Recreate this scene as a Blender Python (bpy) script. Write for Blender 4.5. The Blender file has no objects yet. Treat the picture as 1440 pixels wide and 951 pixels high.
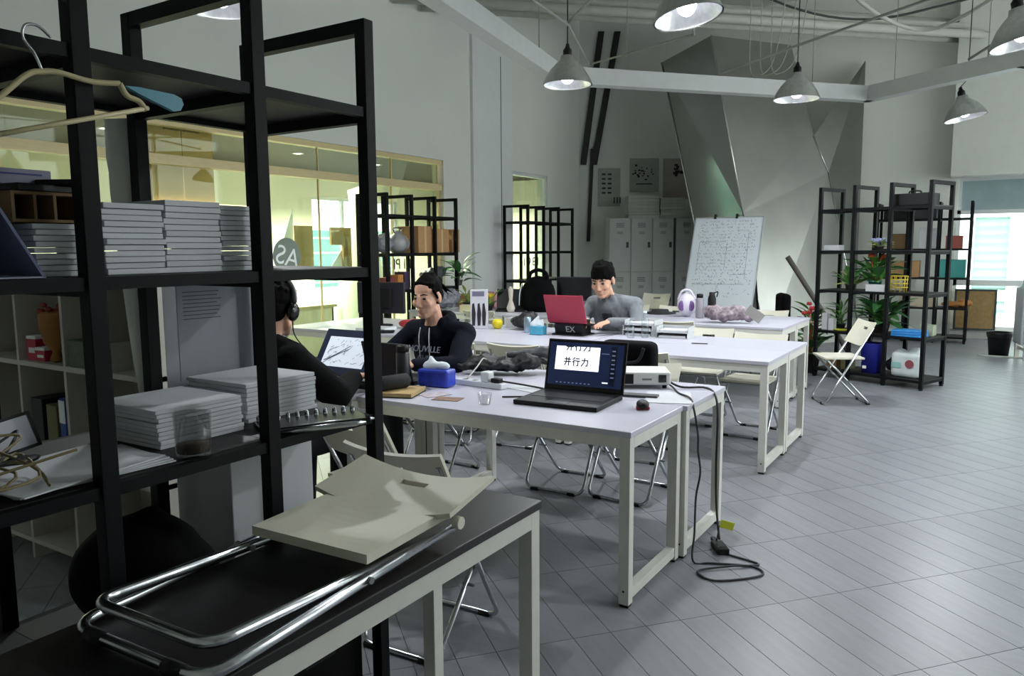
import bpy, bmesh, math, random
from mathutils import Vector, Matrix, Euler
random.seed(7)
S = bpy.context.scene
COL = S.collection
PI = math.pi
# ------------------------------------------------------------------ camera
cam_d = bpy.data.cameras.new('camera'); cam = bpy.data.objects.new('camera', cam_d); COL.objects.link(cam)
YAW, PIT, ROL, CH = math.radians(32.28), math.radians(6.73), math.radians(-0.38), 1.49
cam_d.sensor_width = 36; cam_d.lens = 1073.5/1440*36; cam_d.clip_start = .05; cam_d.clip_end = 200
fw = Vector((-math.sin(YAW)*math.cos(PIT), math.cos(YAW)*math.cos(PIT), -math.sin(PIT)))
rt = Vector((math.cos(YAW), math.sin(YAW), 0)); up = rt.cross(fw)
r2 = rt*math.cos(ROL)+up*math.sin(ROL); u2 = -rt*math.sin(ROL)+up*math.cos(ROL)
cam.matrix_world = Matrix(((r2.x, u2.x, -fw.x, 0), (r2.y, u2.y, -fw.y, 0), (r2.z, u2.z, -fw.z, CH), (0, 0, 0, 1)))
S.camera = cam
# ------------------------------------------------------------------ world / exposure
w = bpy.data.worlds.new('world'); S.world = w; w.use_nodes = True
bg = w.node_tree.nodes['Background']; bg.inputs[0].default_value = (.97, .975, .97, 1); bg.inputs[1].default_value = 4.2
S.view_settings.view_transform = 'Standard'; S.view_settings.look = 'None'
S.view_settings.exposure = 0.32; S.view_settings.gamma = 1; S.view_settings.use_curve_mapping = False
LAMP_W = 112
# ------------------------------------------------------------------ materials
def lin(h):
    h = h.lstrip('#'); c = [int(h[i:i+2], 16)/255 for i in (0, 2, 4)]
    return tuple((x/12.92 if x <= .04045 else ((x+.055)/1.055)**2.4) for x in c)
MATS = {}
def M(name, col, rough=.6, metal=0, var=.06, scale=9, bump=0, bscale=60, emit=0, spec=.5, stretch=None, rand=0):
    if name in MATS: return MATS[name]
    m = bpy.data.materials.new(name); m.use_nodes = True; nt = m.node_tree; N = nt.nodes; L = nt.links
    b = N['Principled BSDF']; c = lin(col)
    b.inputs['Roughness'].default_value = rough; b.inputs['Metallic'].default_value = metal
    b.inputs['Specular IOR Level'].default_value = spec
    tc = N.new('ShaderNodeTexCoord'); mp = N.new('ShaderNodeMapping'); L.new(tc.outputs['Object'], mp.inputs[0])
    if stretch: mp.inputs['Scale'].default_value = stretch
    nz = N.new('ShaderNodeTexNoise'); nz.inputs['Scale'].default_value = scale; nz.inputs['Detail'].default_value = 4
    L.new(mp.outputs[0], nz.inputs['Vector'])
    rp = N.new('ShaderNodeValToRGB'); rp.color_ramp.elements[0].position = .3; rp.color_ramp.elements[1].position = .7
    rp.color_ramp.elements[0].color = tuple(x*(1-var) for x in c)+(1,)
    rp.color_ramp.elements[1].color = tuple(min(1, x*(1+var)) for x in c)+(1,)
    L.new(nz.outputs['Fac'], rp.inputs[0]); out = rp.outputs[0]
    if rand:
        g = N.new('ShaderNodeNewGeometry'); o = N.new('ShaderNodeObjectInfo'); ad = N.new('ShaderNodeMath'); ad.operation = 'ADD'
        L.new(g.outputs['Random Per Island'], ad.inputs[0]); L.new(o.outputs['Random'], ad.inputs[1])
        fr = N.new('ShaderNodeMath'); fr.operation = 'FRACT'; L.new(ad.outputs[0], fr.inputs[0])
        mr = N.new('ShaderNodeMapRange'); mr.inputs['To Min'].default_value = 1-rand; mr.inputs['To Max'].default_value = 1+rand
        L.new(fr.outputs[0], mr.inputs[0])
        hs = N.new('ShaderNodeHueSaturation'); L.new(out, hs.inputs['Color']); L.new(mr.outputs[0], hs.inputs['Value']); out = hs.outputs[0]
    L.new(out, b.inputs['Base Color'])
    if bump:
        n2 = N.new('ShaderNodeTexNoise'); n2.inputs['Scale'].default_value = bscale; n2.inputs['Detail'].default_value = 3
        L.new(mp.outputs[0], n2.inputs['Vector'])
        bp = N.new('ShaderNodeBump'); bp.inputs['Strength'].default_value = bump; bp.inputs['Distance'].default_value = .01
        L.new(n2.outputs['Fac'], bp.inputs['Height']); L.new(bp.outputs[0], b.inputs['Normal'])
    if emit:
        b.inputs['Emission Color'].default_value = c+(1,); b.inputs['Emission Strength'].default_value = emit
    MATS[name] = m; return m
def GLASS(name, col, gl=.08, rough=.02):
    if name in MATS: return MATS[name]
    m = bpy.data.materials.new(name); m.use_nodes = True; nt = m.node_tree; N = nt.nodes; L = nt.links
    N.remove(N['Principled BSDF'])
    t = N.new('ShaderNodeBsdfTransparent'); t.inputs[0].default_value = lin(col)+(1,)
    g = N.new('ShaderNodeBsdfGlossy'); g.inputs['Roughness'].default_value = rough
    lw = N.new('ShaderNodeLayerWeight'); lw.inputs[0].default_value = .25
    mr = N.new('ShaderNodeMapRange'); mr.inputs['To Min'].default_value = gl; mr.inputs['To Max'].default_value = .45
    L.new(lw.outputs['Fresnel'], mr.inputs[0])
    mx = N.new('ShaderNodeMixShader'); L.new(mr.outputs[0], mx.inputs[0]); L.new(t.outputs[0], mx.inputs[1]); L.new(g.outputs[0], mx.inputs[2])
    L.new(mx.outputs[0], N['Material Output'].inputs[0]); MATS[name] = m; return m
# ------------------------------------------------------------------ mesh builder
class MB:
    def __init__(s): s.v = []; s.f = []; s.sm = []
    def add(s, vs, fs, smooth=False):
        o = len(s.v); s.v += [tuple(v) for v in vs]; s.f += [tuple(i+o for i in f) for f in fs]; s.sm += [smooth]*len(fs); return s
    def box(s, x0, x1, y0, y1, z0, z1, T=None, bev=0):
        if bev:
            b = min(bev, (x1-x0)/2.01, (y1-y0)/2.01, (z1-z0)/2.01)
            bm = bmesh.new(); bmesh.ops.create_cube(bm, size=1)
            for v in bm.verts: v.co = Vector(((x0+x1)/2+v.co.x*(x1-x0), (y0+y1)/2+v.co.y*(y1-y0), (z0+z1)/2+v.co.z*(z1-z0)))
            bmesh.ops.bevel(bm, geom=bm.edges[:], offset=b, segments=2, affect='EDGES', profile=.5)
            bm.verts.ensure_lookup_table(); bm.verts.index_update()
            vs = [v.co.copy() for v in bm.verts]; fs = [[v.index for v in f.verts] for f in bm.faces]; bm.free()
        else:
            vs = [Vector((x, y, z)) for x in (x0, x1) for y in (y0, y1) for z in (z0, z1)]
            fs = [(0, 1, 3, 2), (4, 6, 7, 5), (0, 4, 5, 1), (2, 3, 7, 6), (0, 2, 6, 4), (1, 5, 7, 3)]
        if T is not None: vs = [T @ v for v in vs]
        return s.add(vs, fs)
    def cbox(s, c, d, rz=0, bev=0, rx=0, ry=0):
        T = Matrix.Translation(c) @ Euler((rx, ry, rz)).to_matrix().to_4x4()
        return s.box(-d[0]/2, d[0]/2, -d[1]/2, d[1]/2, -d[2]/2, d[2]/2, T, bev)
    def tube(s, pts, r, seg=8, closed=False, caps=True):
        pts = [Vector(p) for p in pts]; n = len(pts); rr = r if isinstance(r, (list, tuple)) else [r]*n
        tan = []
        for i in range(n):
            a = pts[(i-1) % n] if (closed or i > 0) else pts[i]; b = pts[(i+1) % n] if (closed or i < n-1) else pts[i]
            t = (b-a); tan.append(t.normalized() if t.length > 1e-9 else Vector((0, 0, 1)))
        nrm = tan[0].orthogonal().normalized(); vs = []; prev = tan[0]
        for i in range(n):
            q = prev.rotation_difference(tan[i]); nrm = q @ nrm; nrm = (nrm-tan[i]*nrm.dot(tan[i])).normalized(); prev = tan[i]
            bn = tan[i].cross(nrm)
            for k in range(seg):
                a = 2*PI*k/seg; vs.append(pts[i]+(nrm*math.cos(a)+bn*math.sin(a))*rr[i])
        fs = []
        for i in range(n if closed else n-1):
            j = (i+1) % n
            for k in range(seg): fs.append((i*seg+k, i*seg+(k+1) % seg, j*seg+(k+1) % seg, j*seg+k))
        s.add(vs, fs, True)
        if caps and not closed:
            o = len(s.v)-n*seg
            s.f.append(tuple(o+k for k in reversed(range(seg)))); s.f.append(tuple(o+(n-1)*seg+k for k in range(seg))); s.sm += [False, False]
        return s
    def lathe(s, prof, c=(0, 0, 0), seg=20, T=None, sx=1, sy=1, caps=True):
        vs = []; n = len(prof); c = Vector(c)
        for r, z in prof:
            for k in range(seg):
                a = 2*PI*k/seg; v = Vector((r*math.cos(a)*sx, r*math.sin(a)*sy, z))+c; vs.append(T @ v if T is not None else v)
        fs = []
        for i in range(n-1):
            for k in range(seg): fs.append((i*seg+k, i*seg+(k+1) % seg, (i+1)*seg+(k+1) % seg, (i+1)*seg+k))
        s.add(vs, fs, True)
        o = len(s.v)-n*seg
        if not caps: return s
        if prof[0][0] > 1e-5: s.f.append(tuple(o+k for k in reversed(range(seg)))); s.sm.append(False)
        if prof[-1][0] > 1e-5: s.f.append(tuple(o+(n-1)*seg+k for k in range(seg))); s.sm.append(False)
        return s
    def cyl(s, c, r, h, seg=16, T=None): return s.lathe([(r, 0), (r, h)], c, seg, T)
    def ell(s, c, r, T=None, u=14, v=9, rot=None):
        c = Vector(c); vs = []; fs = []
        for i in range(v+1):
            th = PI*i/v
            for k in range(u):
                a = 2*PI*k/u; p = Vector((r[0]*math.sin(th)*math.cos(a), r[1]*math.sin(th)*math.sin(a), -r[2]*math.cos(th)))
                if rot is not None: p = rot @ p
                p = p+c; vs.append(T @ p if T is not None else p)
        for i in range(v):
            for k in range(u): fs.append((i*u+k, i*u+(k+1) % u, (i+1)*u+(k+1) % u, (i+1)*u+k))
        return s.add(vs, fs, True)
    def cap(s, a, b, ra, rb, T=None, seg=12):
        a = Vector(a); b = Vector(b)
        if T is not None: a = T @ a; b = T @ b
        d = b-a; l = d.length; t = d.normalized() if l > 1e-7 else Vector((0, 0, 1)); pts = []; rs = []
        for i in range(5):
            th = PI/2*i/4; pts.append(a-t*ra*math.cos(th)); rs.append(max(1e-4, ra*math.sin(th)))
        for i in range(5):
            th = PI/2*(1-i/4); pts.append(b+t*rb*math.cos(th)); rs.append(max(1e-4, rb*math.sin(th)))
        n = t.orthogonal().normalized(); bn = t.cross(n); vs = []
        for p, r in zip(pts, rs):
            for k in range(seg):
                q = 2*PI*k/seg; vs.append(p+(n*math.cos(q)+bn*math.sin(q))*r)
        fs = [(i*seg+k, i*seg+(k+1) % seg, (i+1)*seg+(k+1) % seg, (i+1)*seg+k) for i in range(9) for k in range(seg)]
        fs += [tuple(reversed(range(seg))), tuple(9*seg+k for k in range(seg))]
        return s.add(vs, fs, True)
    def prism(s, poly, d, T=None):
        # poly: list of 3D points (planar), d: extrusion vector
        n = len(poly); d = Vector(d); a = [Vector(p) for p in poly]; vs = a+[p+d for p in a]
        if T is not None: vs = [T @ v for v in vs]
        fs = [tuple(reversed(range(n))), tuple(range(n, 2*n))]+[(i, (i+1) % n, n+(i+1) % n, n+i) for i in range(n)]
        return s.add(vs, fs)
    def plate(s, nx, ny, fn, th, hole=None):
        # curved plate with thickness; fn(u,v)->(point, normal); hole(i,j)->bool removes a cell
        P = {}; vs = []
        for side in (0, 1):
            for j in range(ny+1):
                for i in range(nx+1):
                    p, n = fn(i/nx, j/ny); P[side, i, j] = len(vs); vs.append(Vector(p)+Vector(n)*(th*(.5-side)))
        fs = []; H = hole or (lambda i, j: False)
        ok = lambda i, j: 0 <= i < nx and 0 <= j < ny and not H(i, j)
        for j in range(ny):
            for i in range(nx):
                if not ok(i, j): continue
                fs.append((P[0, i, j], P[0, i+1, j], P[0, i+1, j+1], P[0, i, j+1]))
                fs.append((P[1, i, j+1], P[1, i+1, j+1], P[1, i+1, j], P[1, i, j]))
                for (di, dj, a, b) in ((-1, 0, (i, j+1), (i, j)), (1, 0, (i+1, j), (i+1, j+1)), (0, -1, (i, j), (i+1, j)), (0, 1, (i+1, j+1), (i, j+1))):
                    if not ok(i+di, j+dj): fs.append((P[0, a[0], a[1]], P[1, a[0], a[1]], P[1, b[0], b[1]], P[0, b[0], b[1]]))
        return s.add(vs, fs)
    def mesh(s, name, mat):
        me = bpy.data.meshes.new(name); me.from_pydata([tuple(v) for v in s.v], [], s.f); me.update()
        me.polygons.foreach_set('use_smooth', s.sm)
        if mat: me.materials.append(mat)
        bm = bmesh.new(); bm.from_mesh(me); bmesh.ops.recalc_face_normals(bm, faces=bm.faces[:]); bm.to_mesh(me); bm.free()
        return me
    def build(s, name, mat, parent=None, loc=None, rz=None):
        return link(name, s.mesh(name, mat), parent, loc, rz)
def link(name, me, parent=None, loc=None, rz=None):
    o = bpy.data.objects.new(name, me); COL.objects.link(o)
    if parent is not None: o.parent = parent
    if loc is not None: o.location = loc
    if rz is not None: o.rotation_euler = (0, 0, rz)
    return o
def tag(o, label, cat, group=None):
    o['label'] = label; o['category'] = cat
    if group: o['group'] = group
    return o
def thing(name, label, cat, loc=(0, 0, 0), rz=0, group=None):
    o = bpy.data.objects.new(name, None); COL.objects.link(o); o.empty_display_size = .1
    o.location = loc; o.rotation_euler = (0, 0, rz); return tag(o, label, cat, group)
def struct(o): o['kind'] = 'structure'; return o
def stuff(o): o['kind'] = 'stuff'; return o
def dup(src, loc, rz=0, label=None, group=None):
    r = src.copy(); COL.objects.link(r); r.location = loc; r.rotation_euler = (0, 0, rz)
    if label: r['label'] = label
    if group: r['group'] = group
    def rec(a, b):
        for ch in kids[a.name]:
            k = ch.copy(); COL.objects.link(k); k.parent = b; rec2(ch, k)
    def rec2(a, b):
        for ch in kids.get(a.name, []):
            k = ch.copy(); COL.objects.link(k); k.parent = b
    kids = {}
    for o in src.children_recursive: kids.setdefault(o.parent.name, []).append(o)
    kids.setdefault(src.name, [])
    rec(src, r); return r
def rounded(pts, rad, n=5, closed=False):
    pts = [Vector(p) for p in pts]; out = []; m = len(pts)
    for i in range(m):
        if not closed and i in (0, m-1): out.append(pts[i]); continue
        a, b, c = pts[(i-1) % m], pts[i], pts[(i+1) % m]
        r = min(rad, (a-b).length*.49, (c-b).length*.49)
        p = b+(a-b).normalized()*r; q = b+(c-b).normalized()*r
        for k in range(n+1):
            t = k/n; out.append(p*(1-t)**2+b*2*t*(1-t)+q*t*t)
    return out
def smooth(pts, n=6):
    P = [Vector(p) for p in pts]; P = [P[0]]+P+[P[-1]]; out = []
    for i in range(1, len(P)-2):
        for k in range(n):
            t = k/n; a, b, c, d = P[i-1:i+3]
            out.append(.5*((2*b)+(c-a)*t+(2*a-5*b+4*c-d)*t*t+(3*b-a-3*c+d)*t**3))
    out.append(P[-2]); return out
def text_mesh(txt, size, name, mat, parent, M4, ext=.001):
    cu = bpy.data.curves.new(name, 'FONT'); cu.body = txt; cu.size = size; cu.extrude = ext; cu.align_x = 'CENTER'; cu.align_y = 'CENTER'
    o = bpy.data.objects.new(name+'_tmp', cu); COL.objects.link(o)
    dg = bpy.context.evaluated_depsgraph_get(); me = bpy.data.meshes.new_from_object(o.evaluated_get(dg)); bpy.data.objects.remove(o)
    me.materials.clear(); me.materials.append(mat); me.name = name
    r = link(name, me, parent); r.matrix_local = M4; return r
def crumple(fn_pts, amt, seed):
    rnd = random.Random(seed)
    return [Vector(p)+Vector((rnd.uniform(-amt, amt), rnd.uniform(-amt, amt), rnd.uniform(-amt, amt))) for p in fn_pts]
TEX = {}
def lumpy(o, strength=.03, size=.09):
    key = size
    if key not in TEX: TEX[key] = bpy.data.textures.new('lumps', 'CLOUDS'); TEX[key].noise_scale = size; TEX[key].noise_depth = 2
    d = o.modifiers.new('lumps', 'DISPLACE'); d.texture = TEX[key]; d.strength = strength; d.mid_level = .6; d.texture_coords = 'LOCAL'; return o
def remesh(o, vox, it=6, subsurf=False):
    m = o.modifiers.new('remesh', 'REMESH'); m.mode = 'VOXEL'; m.voxel_size = vox; m.use_smooth_shade = True
    if it: sm = o.modifiers.new('smooth', 'SMOOTH'); sm.factor = .5; sm.iterations = it
    return o

# palette
white_lam = M('white_laminate', '#c3c2cf', .35, var=.02, bump=.02)
white_met = M('white_powder_metal', '#d4d3cc', .45, var=.03, scale=20)
black_met = M('black_powder_metal', '#0d0e11', .55, var=.12, scale=30, spec=.15)
black_brd = M('black_shelf_board', '#141413', .55, var=.12, scale=14, bump=.03)
chrome = M('chrome_tube', '#b9bcc0', .22, 1, var=.1, scale=40)
cream = M('cream_plastic', '#d6d3c2', .45, var=.03, bump=.02)
blackp = M('black_plastic', '#101012', .5, var=.15, spec=.3)
black_gl = M('black_gloss', '#0d0d10', .2, var=.1)
wallw = M('painted_wall', '#d9dbd6', .85, var=.025, scale=1.2, bump=.03, bscale=40)
ceilw = M('painted_ceiling', '#d6d8d2', .9, var=.05, scale=2, bump=.06, bscale=25)
paper = M('white_paper', '#c9cbd0', .8, var=.03, rand=.06)
rubber = M('black_rubber', '#0b0b0c', .8)
card = M('cardboard', '#a9835a', .85, var=.06, stretch=(1, 1, 8))
greym = M('grey_metal', '#7d7f80', .4, .8, var=.08)
skin = M('skin', '#d3a58d', .5, var=.05, scale=18, spec=.3)
hairm = M('black_hair', '#050404', .75, var=.4, scale=50, stretch=(1, 1, .2), bump=.5, bscale=120, spec=.08)
# ================================================================== STRUCTURE
tile_m = M('grey_floor_tile', '#83858b', .34, var=.07, scale=5, bump=.05, bscale=30, stretch=(1, 6, 1), rand=.07, spec=.4)
grout = M('dark_grout', '#4c4d50', .9, var=.1)
FX0, FX1, FY0, FY1 = -6.65, 4.2, -2.5, 14.3
floor = struct(MB().box(-11.2, FX1+.2, FY0-.2, FY1+.2, -.12, -.004).build('floor', grout))
PD = .872; e1 = Vector((-math.sin(PD), math.cos(PD), 0)); e2 = Vector((math.cos(PD), math.sin(PD), 0))
PA, PB = .587, .1545
tl = MB().box(-PA/2+.0014, PA/2-.0014, -PB/2+.0014, PB/2-.0014, -.004, 0).mesh('floor_tile', tile_m)
cands = []
camr = (r2, u2, fw)
for i in range(-30, 40):
    for j in range(-60, 120):
        p = e1*(1.985+PA*(i+.5))+e2*(1.06+PB*(j+.5))
        if not (FX0+.02 < p.x < FX1-.02 and FY0+.02 < p.y < FY1-.02): continue
        q = p-Vector((0, 0, CH)); d = q.dot(fw); vis = False
        if d > .3:
            x = 720+1073.5*q.dot(r2)/d; y = 475.5-1073.5*q.dot(u2)/d
            vis = -30 < x < 1470 and y < 990 and not (x < 880 and y > 760-.0*x and p.x < -1.3)
        cands.append((0 if vis else 1, d if vis else 0, p))
cands.sort(key=lambda t: t[:2])
rest = MB(); ang = math.atan2(e1.y, e1.x)
for k, (nv, d, p) in enumerate(cands):
    if k < 300:
        link('floor_tile', tl, floor, (p.x, p.y, 0), ang)
    else:
        T = Matrix.Translation(p) @ Matrix.Rotation(ang, 4, 'Z'); a, b = PA/2-.0014, PB/2-.0014
        rest.add([T @ Vector(v) for v in ((-a, -b, 0), (a, -b, 0), (a, b, 0), (-a, b, 0), (-a, -b, -.004), (a, -b, -.004), (a, b, -.004), (-a, b, -.004))],
                 [(0, 1, 2, 3), (4, 5, 1, 0), (5, 6, 2, 1), (6, 7, 3, 2), (7, 4, 0, 3)])
stuff(rest.build('floor_tiles_far', tile_m, floor))
CZ = 5.7
struct(MB().box(FX0-.3, FX1+.3, FY0-.3, FY1+.3, CZ, CZ+.15).build('ceiling', ceilw))
wl = MB()
for (y0, y1, z0, z1) in ((-2.5, 2.0, -.1, 2.72), (-2.5, 13.2, 2.72, CZ), (8.75, 10.55, -.1, 2.72), (11.71, 13.2, -.1, 2.72)): wl.box(-6.85, -6.65, y0, y1, z0, z1)
struct(wl.build('wall_left', wallw))
struct(MB().box(-6.66, -6.6, 9.42, 10.5, 0, CZ-.001).build('trim_1', M('pillar_paint', '#d9dcdd', .7, var=.02)))
struct(MB().box(-6.6, -6.594, 10.16, 10.175, 0, 4.4).build('trim_2', M('seam_grey', '#6d7070', .8)))
dw = MB(); dd = Vector((2.05, 1.4, 0)).normalized(); nn = Vector((-dd.y, dd.x, 0))
a_ = Vector((-6.75, 12.83, 0)); b_ = Vector((-4.5, 14.37, 0))
dw.prism([a_, b_, b_+nn*.2, a_+nn*.2], (0, 0, CZ)); struct(dw.build('wall_corner', M('corner_wall_paint', '#c6c9c6', .8, var=.03, scale=1.5)))
wb = MB()
for (x0, x1, z0, z1) in ((-4.75, -.57, -.1, CZ), (-.57, 4.2, 2.55, CZ), (-.57, 4.2, -.1, .15), (2.6, 4.2, .15, 2.55)): wb.box(x0, x1, 14.3, 14.5, z0, z1)
struct(wb.build('wall_back', M('back_wall_paint', '#ebede8', .8, var=.02, scale=1.5)))
struct(MB().box(-.67, 4.2, 13.85, 14.3, 2.55, CZ-.001).build('trim_3', M('bulkhead_paint', '#d0d2cd', .85, var=.02)))
wr = MB()
for (y0, y1, z0, z1) in ((-2.5, 5.2, -.1, CZ), (5.2, 13.5, 4.4, CZ), (5.2, 13.5, -.1, .8), (13.5, 14.5, -.1, CZ), (9.3, 9.7, .8, 4.4)): wr.box(4.2, 4.4, y0, y1, z0, z1)
struct(wr.build('wall_right', wallw))
struct(MB().box(-6.85, 4.4, -2.7, -2.5, -.1, CZ).build('wall_front', wallw))
struct(MB().box(-.57, 2.6, 14.2, 14.298, 0, .14).build('baseboard_back', M('pale_plinth', '#a9a9a6', .7)))
tan = M('tan_wood_frame', '#d9c797', .5, var=.05, stretch=(1, 1, 6))
winf = M('white_window_frame', '#d5dada', .4, var=.02)
gl_g = GLASS('greenish_glass', '#eef6ea', .015)
gl_c = GLASS('clear_glass', '#f4f8f7', .04)
# ---- window_1 : glass partition on the left wall
w1 = struct(thing('window_1', '', '')); del w1['label']; del w1['category']
for (y0, y1, z0, z1) in ((2.0, 8.75, 2.66, 2.72), (2.0, 8.75, 2.30, 2.39), (2.0, 8.75, 0, .08)): MB().box(-6.79, -6.68, y0, y1, z0, z1).build('frame_rail', tan, w1)
ys = [2.0, 3.05, 4.1, 5.62, 6.44, 7.72, 8.70]
for i, y in enumerate(ys):
    wd = .045 if i in (3, 6) else .012
    MB().box(-6.745, -6.72, y, y+wd, .08, 2.30).build('frame_mullion', tan, w1)
    MB().box(-6.745, -6.72, y, y+.014, 2.39, 2.66).build('frame_mullion', tan, w1)
for a, b in zip(ys[:-1], ys[1:]):
    MB().box(-6.737, -6.729, a+.02, b, .08, 2.30).build('pane', gl_g, w1)
    MB().box(-6.737, -6.729, a+.02, b, 2.39, 2.66).build('pane', gl_g, w1)
# ---- window_2 : narrow opening further along
w2 = struct(thing('window_2', '', '')); del w2['label']; del w2['category']
for (y0, y1, z0, z1) in ((10.55, 11.71, 2.67, 2.72), (10.55, 10.59, 0, 2.67), (11.67, 11.71, 0, 2.67), (10.55, 11.71, 0, .05)): MB().box(-6.78, -6.68, y0, y1, z0, z1).build('frame_rail', winf, w2)
MB().box(-6.737, -6.729, 10.59, 11.67, .05, 2.67).build('pane', gl_g, w2)
# ---- window_3 : back wall, frosted band above clear panes
w3 = struct(thing('window_3', '', '')); del w3['label']; del w3['category']
frost = M('frosted_pane', '#9fb4b8', .4, var=.12, scale=2.5)
for (x0, x1, z0, z1) in ((-.57, 2.6, 2.5, 2.55), (-.57, 2.6, 1.98, 2.04), (-.57, 2.6, .84, .93), (-.57, 2.6, .15, .19), (-.57, -.52, .19, 2.5), (.5, .56, .19, 2.5), (1.55, 1.61, .19, 2.5), (2.54, 2.6, .19, 2.5)):
    MB().box(x0, x1, 14.33, 14.42, z0, z1).build('frame_rail', winf, w3)
for x0, x1 in ((-.52, .5), (.56, 1.55), (1.61, 2.54)):
    MB().box(x0, x1, 14.365, 14.375, 2.04, 2.5).build('pane', frost, w3)
    MB().box(x0, x1, 14.365, 14.375, .93, 1.98).build('pane', gl_c, w3)
    MB().box(x0, x1, 14.365, 14.375, .19, .84).build('pane', gl_c, w3)
for n_, (y0, y1) in enumerate(((5.2, 9.3), (9.7, 13.5))):  # side windows out of view, made tall to brighten ceiling and upper walls
    wx = struct(thing('window_%d' % (4+n_), '', '')); del wx['label']; del wx['category']
    for (a, b, z0, z1) in ((y0, y1, .8, .86), (y0, y1, 4.34, 4.4), (y0, y0+.06, .86, 4.34), (y1-.06, y1, .86, 4.34), ((y0+y1)/2-.03, (y0+y1)/2+.03, .86, 4.34)): MB().box(4.25, 4.35, a, b, z0, z1).build('frame_rail', winf, wx)
    MB().box(4.295, 4.305, y0+.06, (y0+y1)/2-.03, .86, 4.34).build('pane', gl_c, wx); MB().box(4.295, 4.305, (y0+y1)/2+.03, y1-.06, .86, 4.34).build('pane', gl_c, wx)
# exterior facades seen through the windows
fa = thing('building_facade', 'pale green and white slatted building outside the far window', 'building', (0, 18.2, 0))
fg = M('pale_green_cladding', '#bfe0d6', .6, var=.05); fwh = M('white_cladding', '#eef2f2', .6, var=.02)
MB().box(-3, 6, .4, .8, -1, 6).build('wall', fg, fa)
for k in range(4): MB().box(-.75+k*.95, -.4+k*.95, .3, .42, -1, 6).build('pier', fwh, fa)
for k in range(16): MB().box(-3, 6, .33, .41, .1+k*.17, .13+k*.17).build('slat', M('slat_grey_green', '#8fb3a8', .6), fa)
for z in (.35, 2.05): MB().box(-3, 6, .25, .43, z, z+.22).build('band', fwh, fa)
# ---- room behind the glass
crw = M('cream_wall', '#e9e9d6', .8, var=.03, scale=1.5)
bw = MB()
for (y0, y1, z0, z1) in ((.5, 9.6, -.1, 2.8), (11.9, 13.2, -.1, 2.8), (9.6, 11.9, -.1, .75), (9.6, 11.9, 2.42, 2.8)): bw.box(-10.4, -10.2, y0, y1, z0, z1)
bw.box(-10.4, -6.86, .4, .6, -.1, 2.8); bw.box(-10.4, -6.86, 13.0, 13.2, -.1, 2.8); struct(bw.build('wall_far_room', crw))
struct(MB().box(-10.4, -6.86, .4, 13.2, 2.8, 2.95).build('ceiling_far_room', M('dark_brown_ceiling', '#30261c', .6, var=.1, scale=2)))
w7 = struct(thing('window_6', '', '')); del w7['label']; del w7['category']
for (y0, y1, z0, z1) in ((9.6, 11.9, .75, .8), (9.6, 11.9, 2.37, 2.42), (9.6, 9.65, .8, 2.37), (11.85, 11.9, .8, 2.37), (10.4, 10.44, .8, 2.37), (11.1, 11.14, .8, 2.37)): MB().box(-10.34, -10.26, y0, y1, z0, z1).build('frame_rail', winf, w7)
MB().box(-10.305, -10.295, 9.65, 11.85, .8, 2.37).build('pane', gl_c, w7)
fb = thing('office_block', 'teal glass office block outside the window of the room behind the partition', 'building', (-14, 11, 0))
MB().box(-.5, 0, -3, 5, -1, 1.95).build('wall', M('teal_cladding', '#5f9aa0', .4, var=.1, scale=2), fb)
for k in range(5): MB().box(0, .06, -3, 5, .3+k*.36, .34+k*.36).build('band', fwh, fb)
# ---- ceiling members
bm_ = struct(MB().box(-6.6, 4.2, 10.9, 11.5, 5.25, CZ).build('trim_4', ceilw))
struct(MB().box(-6.6, 4.2, 4.6, 5.2, 5.25, CZ).build('trim_5', ceilw))
def pipe(name, pts, r, m, label, cat='pipe', group=None, seg=10): return tag(MB().tube(pts, r, seg).build(name, m), label, cat, group)
pw = M('white_pipe', '#b3b5ae', .6, var=.05); pg = M('grey_conduit', '#8f918c', .5, var=.08)
for k, (dz, dy, r) in enumerate(((0, 0, .06), (.16, .25, .05), (.02, .55, .045), (.3, .8, .08))):
    pipe('ceiling_pipe', [(-6.6, 7.7+dy, 4.62+dz), (.05-dy, 14.25, 4.62+dz)], r, pw, ['thick white pipe crossing under the ceiling above the lamps', 'slim white pipe beside the thick one under the ceiling', 'thinnest white pipe of the ceiling bundle', 'widest white pipe nearest the back wall under the ceiling'][k], group='white pipes under the ceiling')
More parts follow.
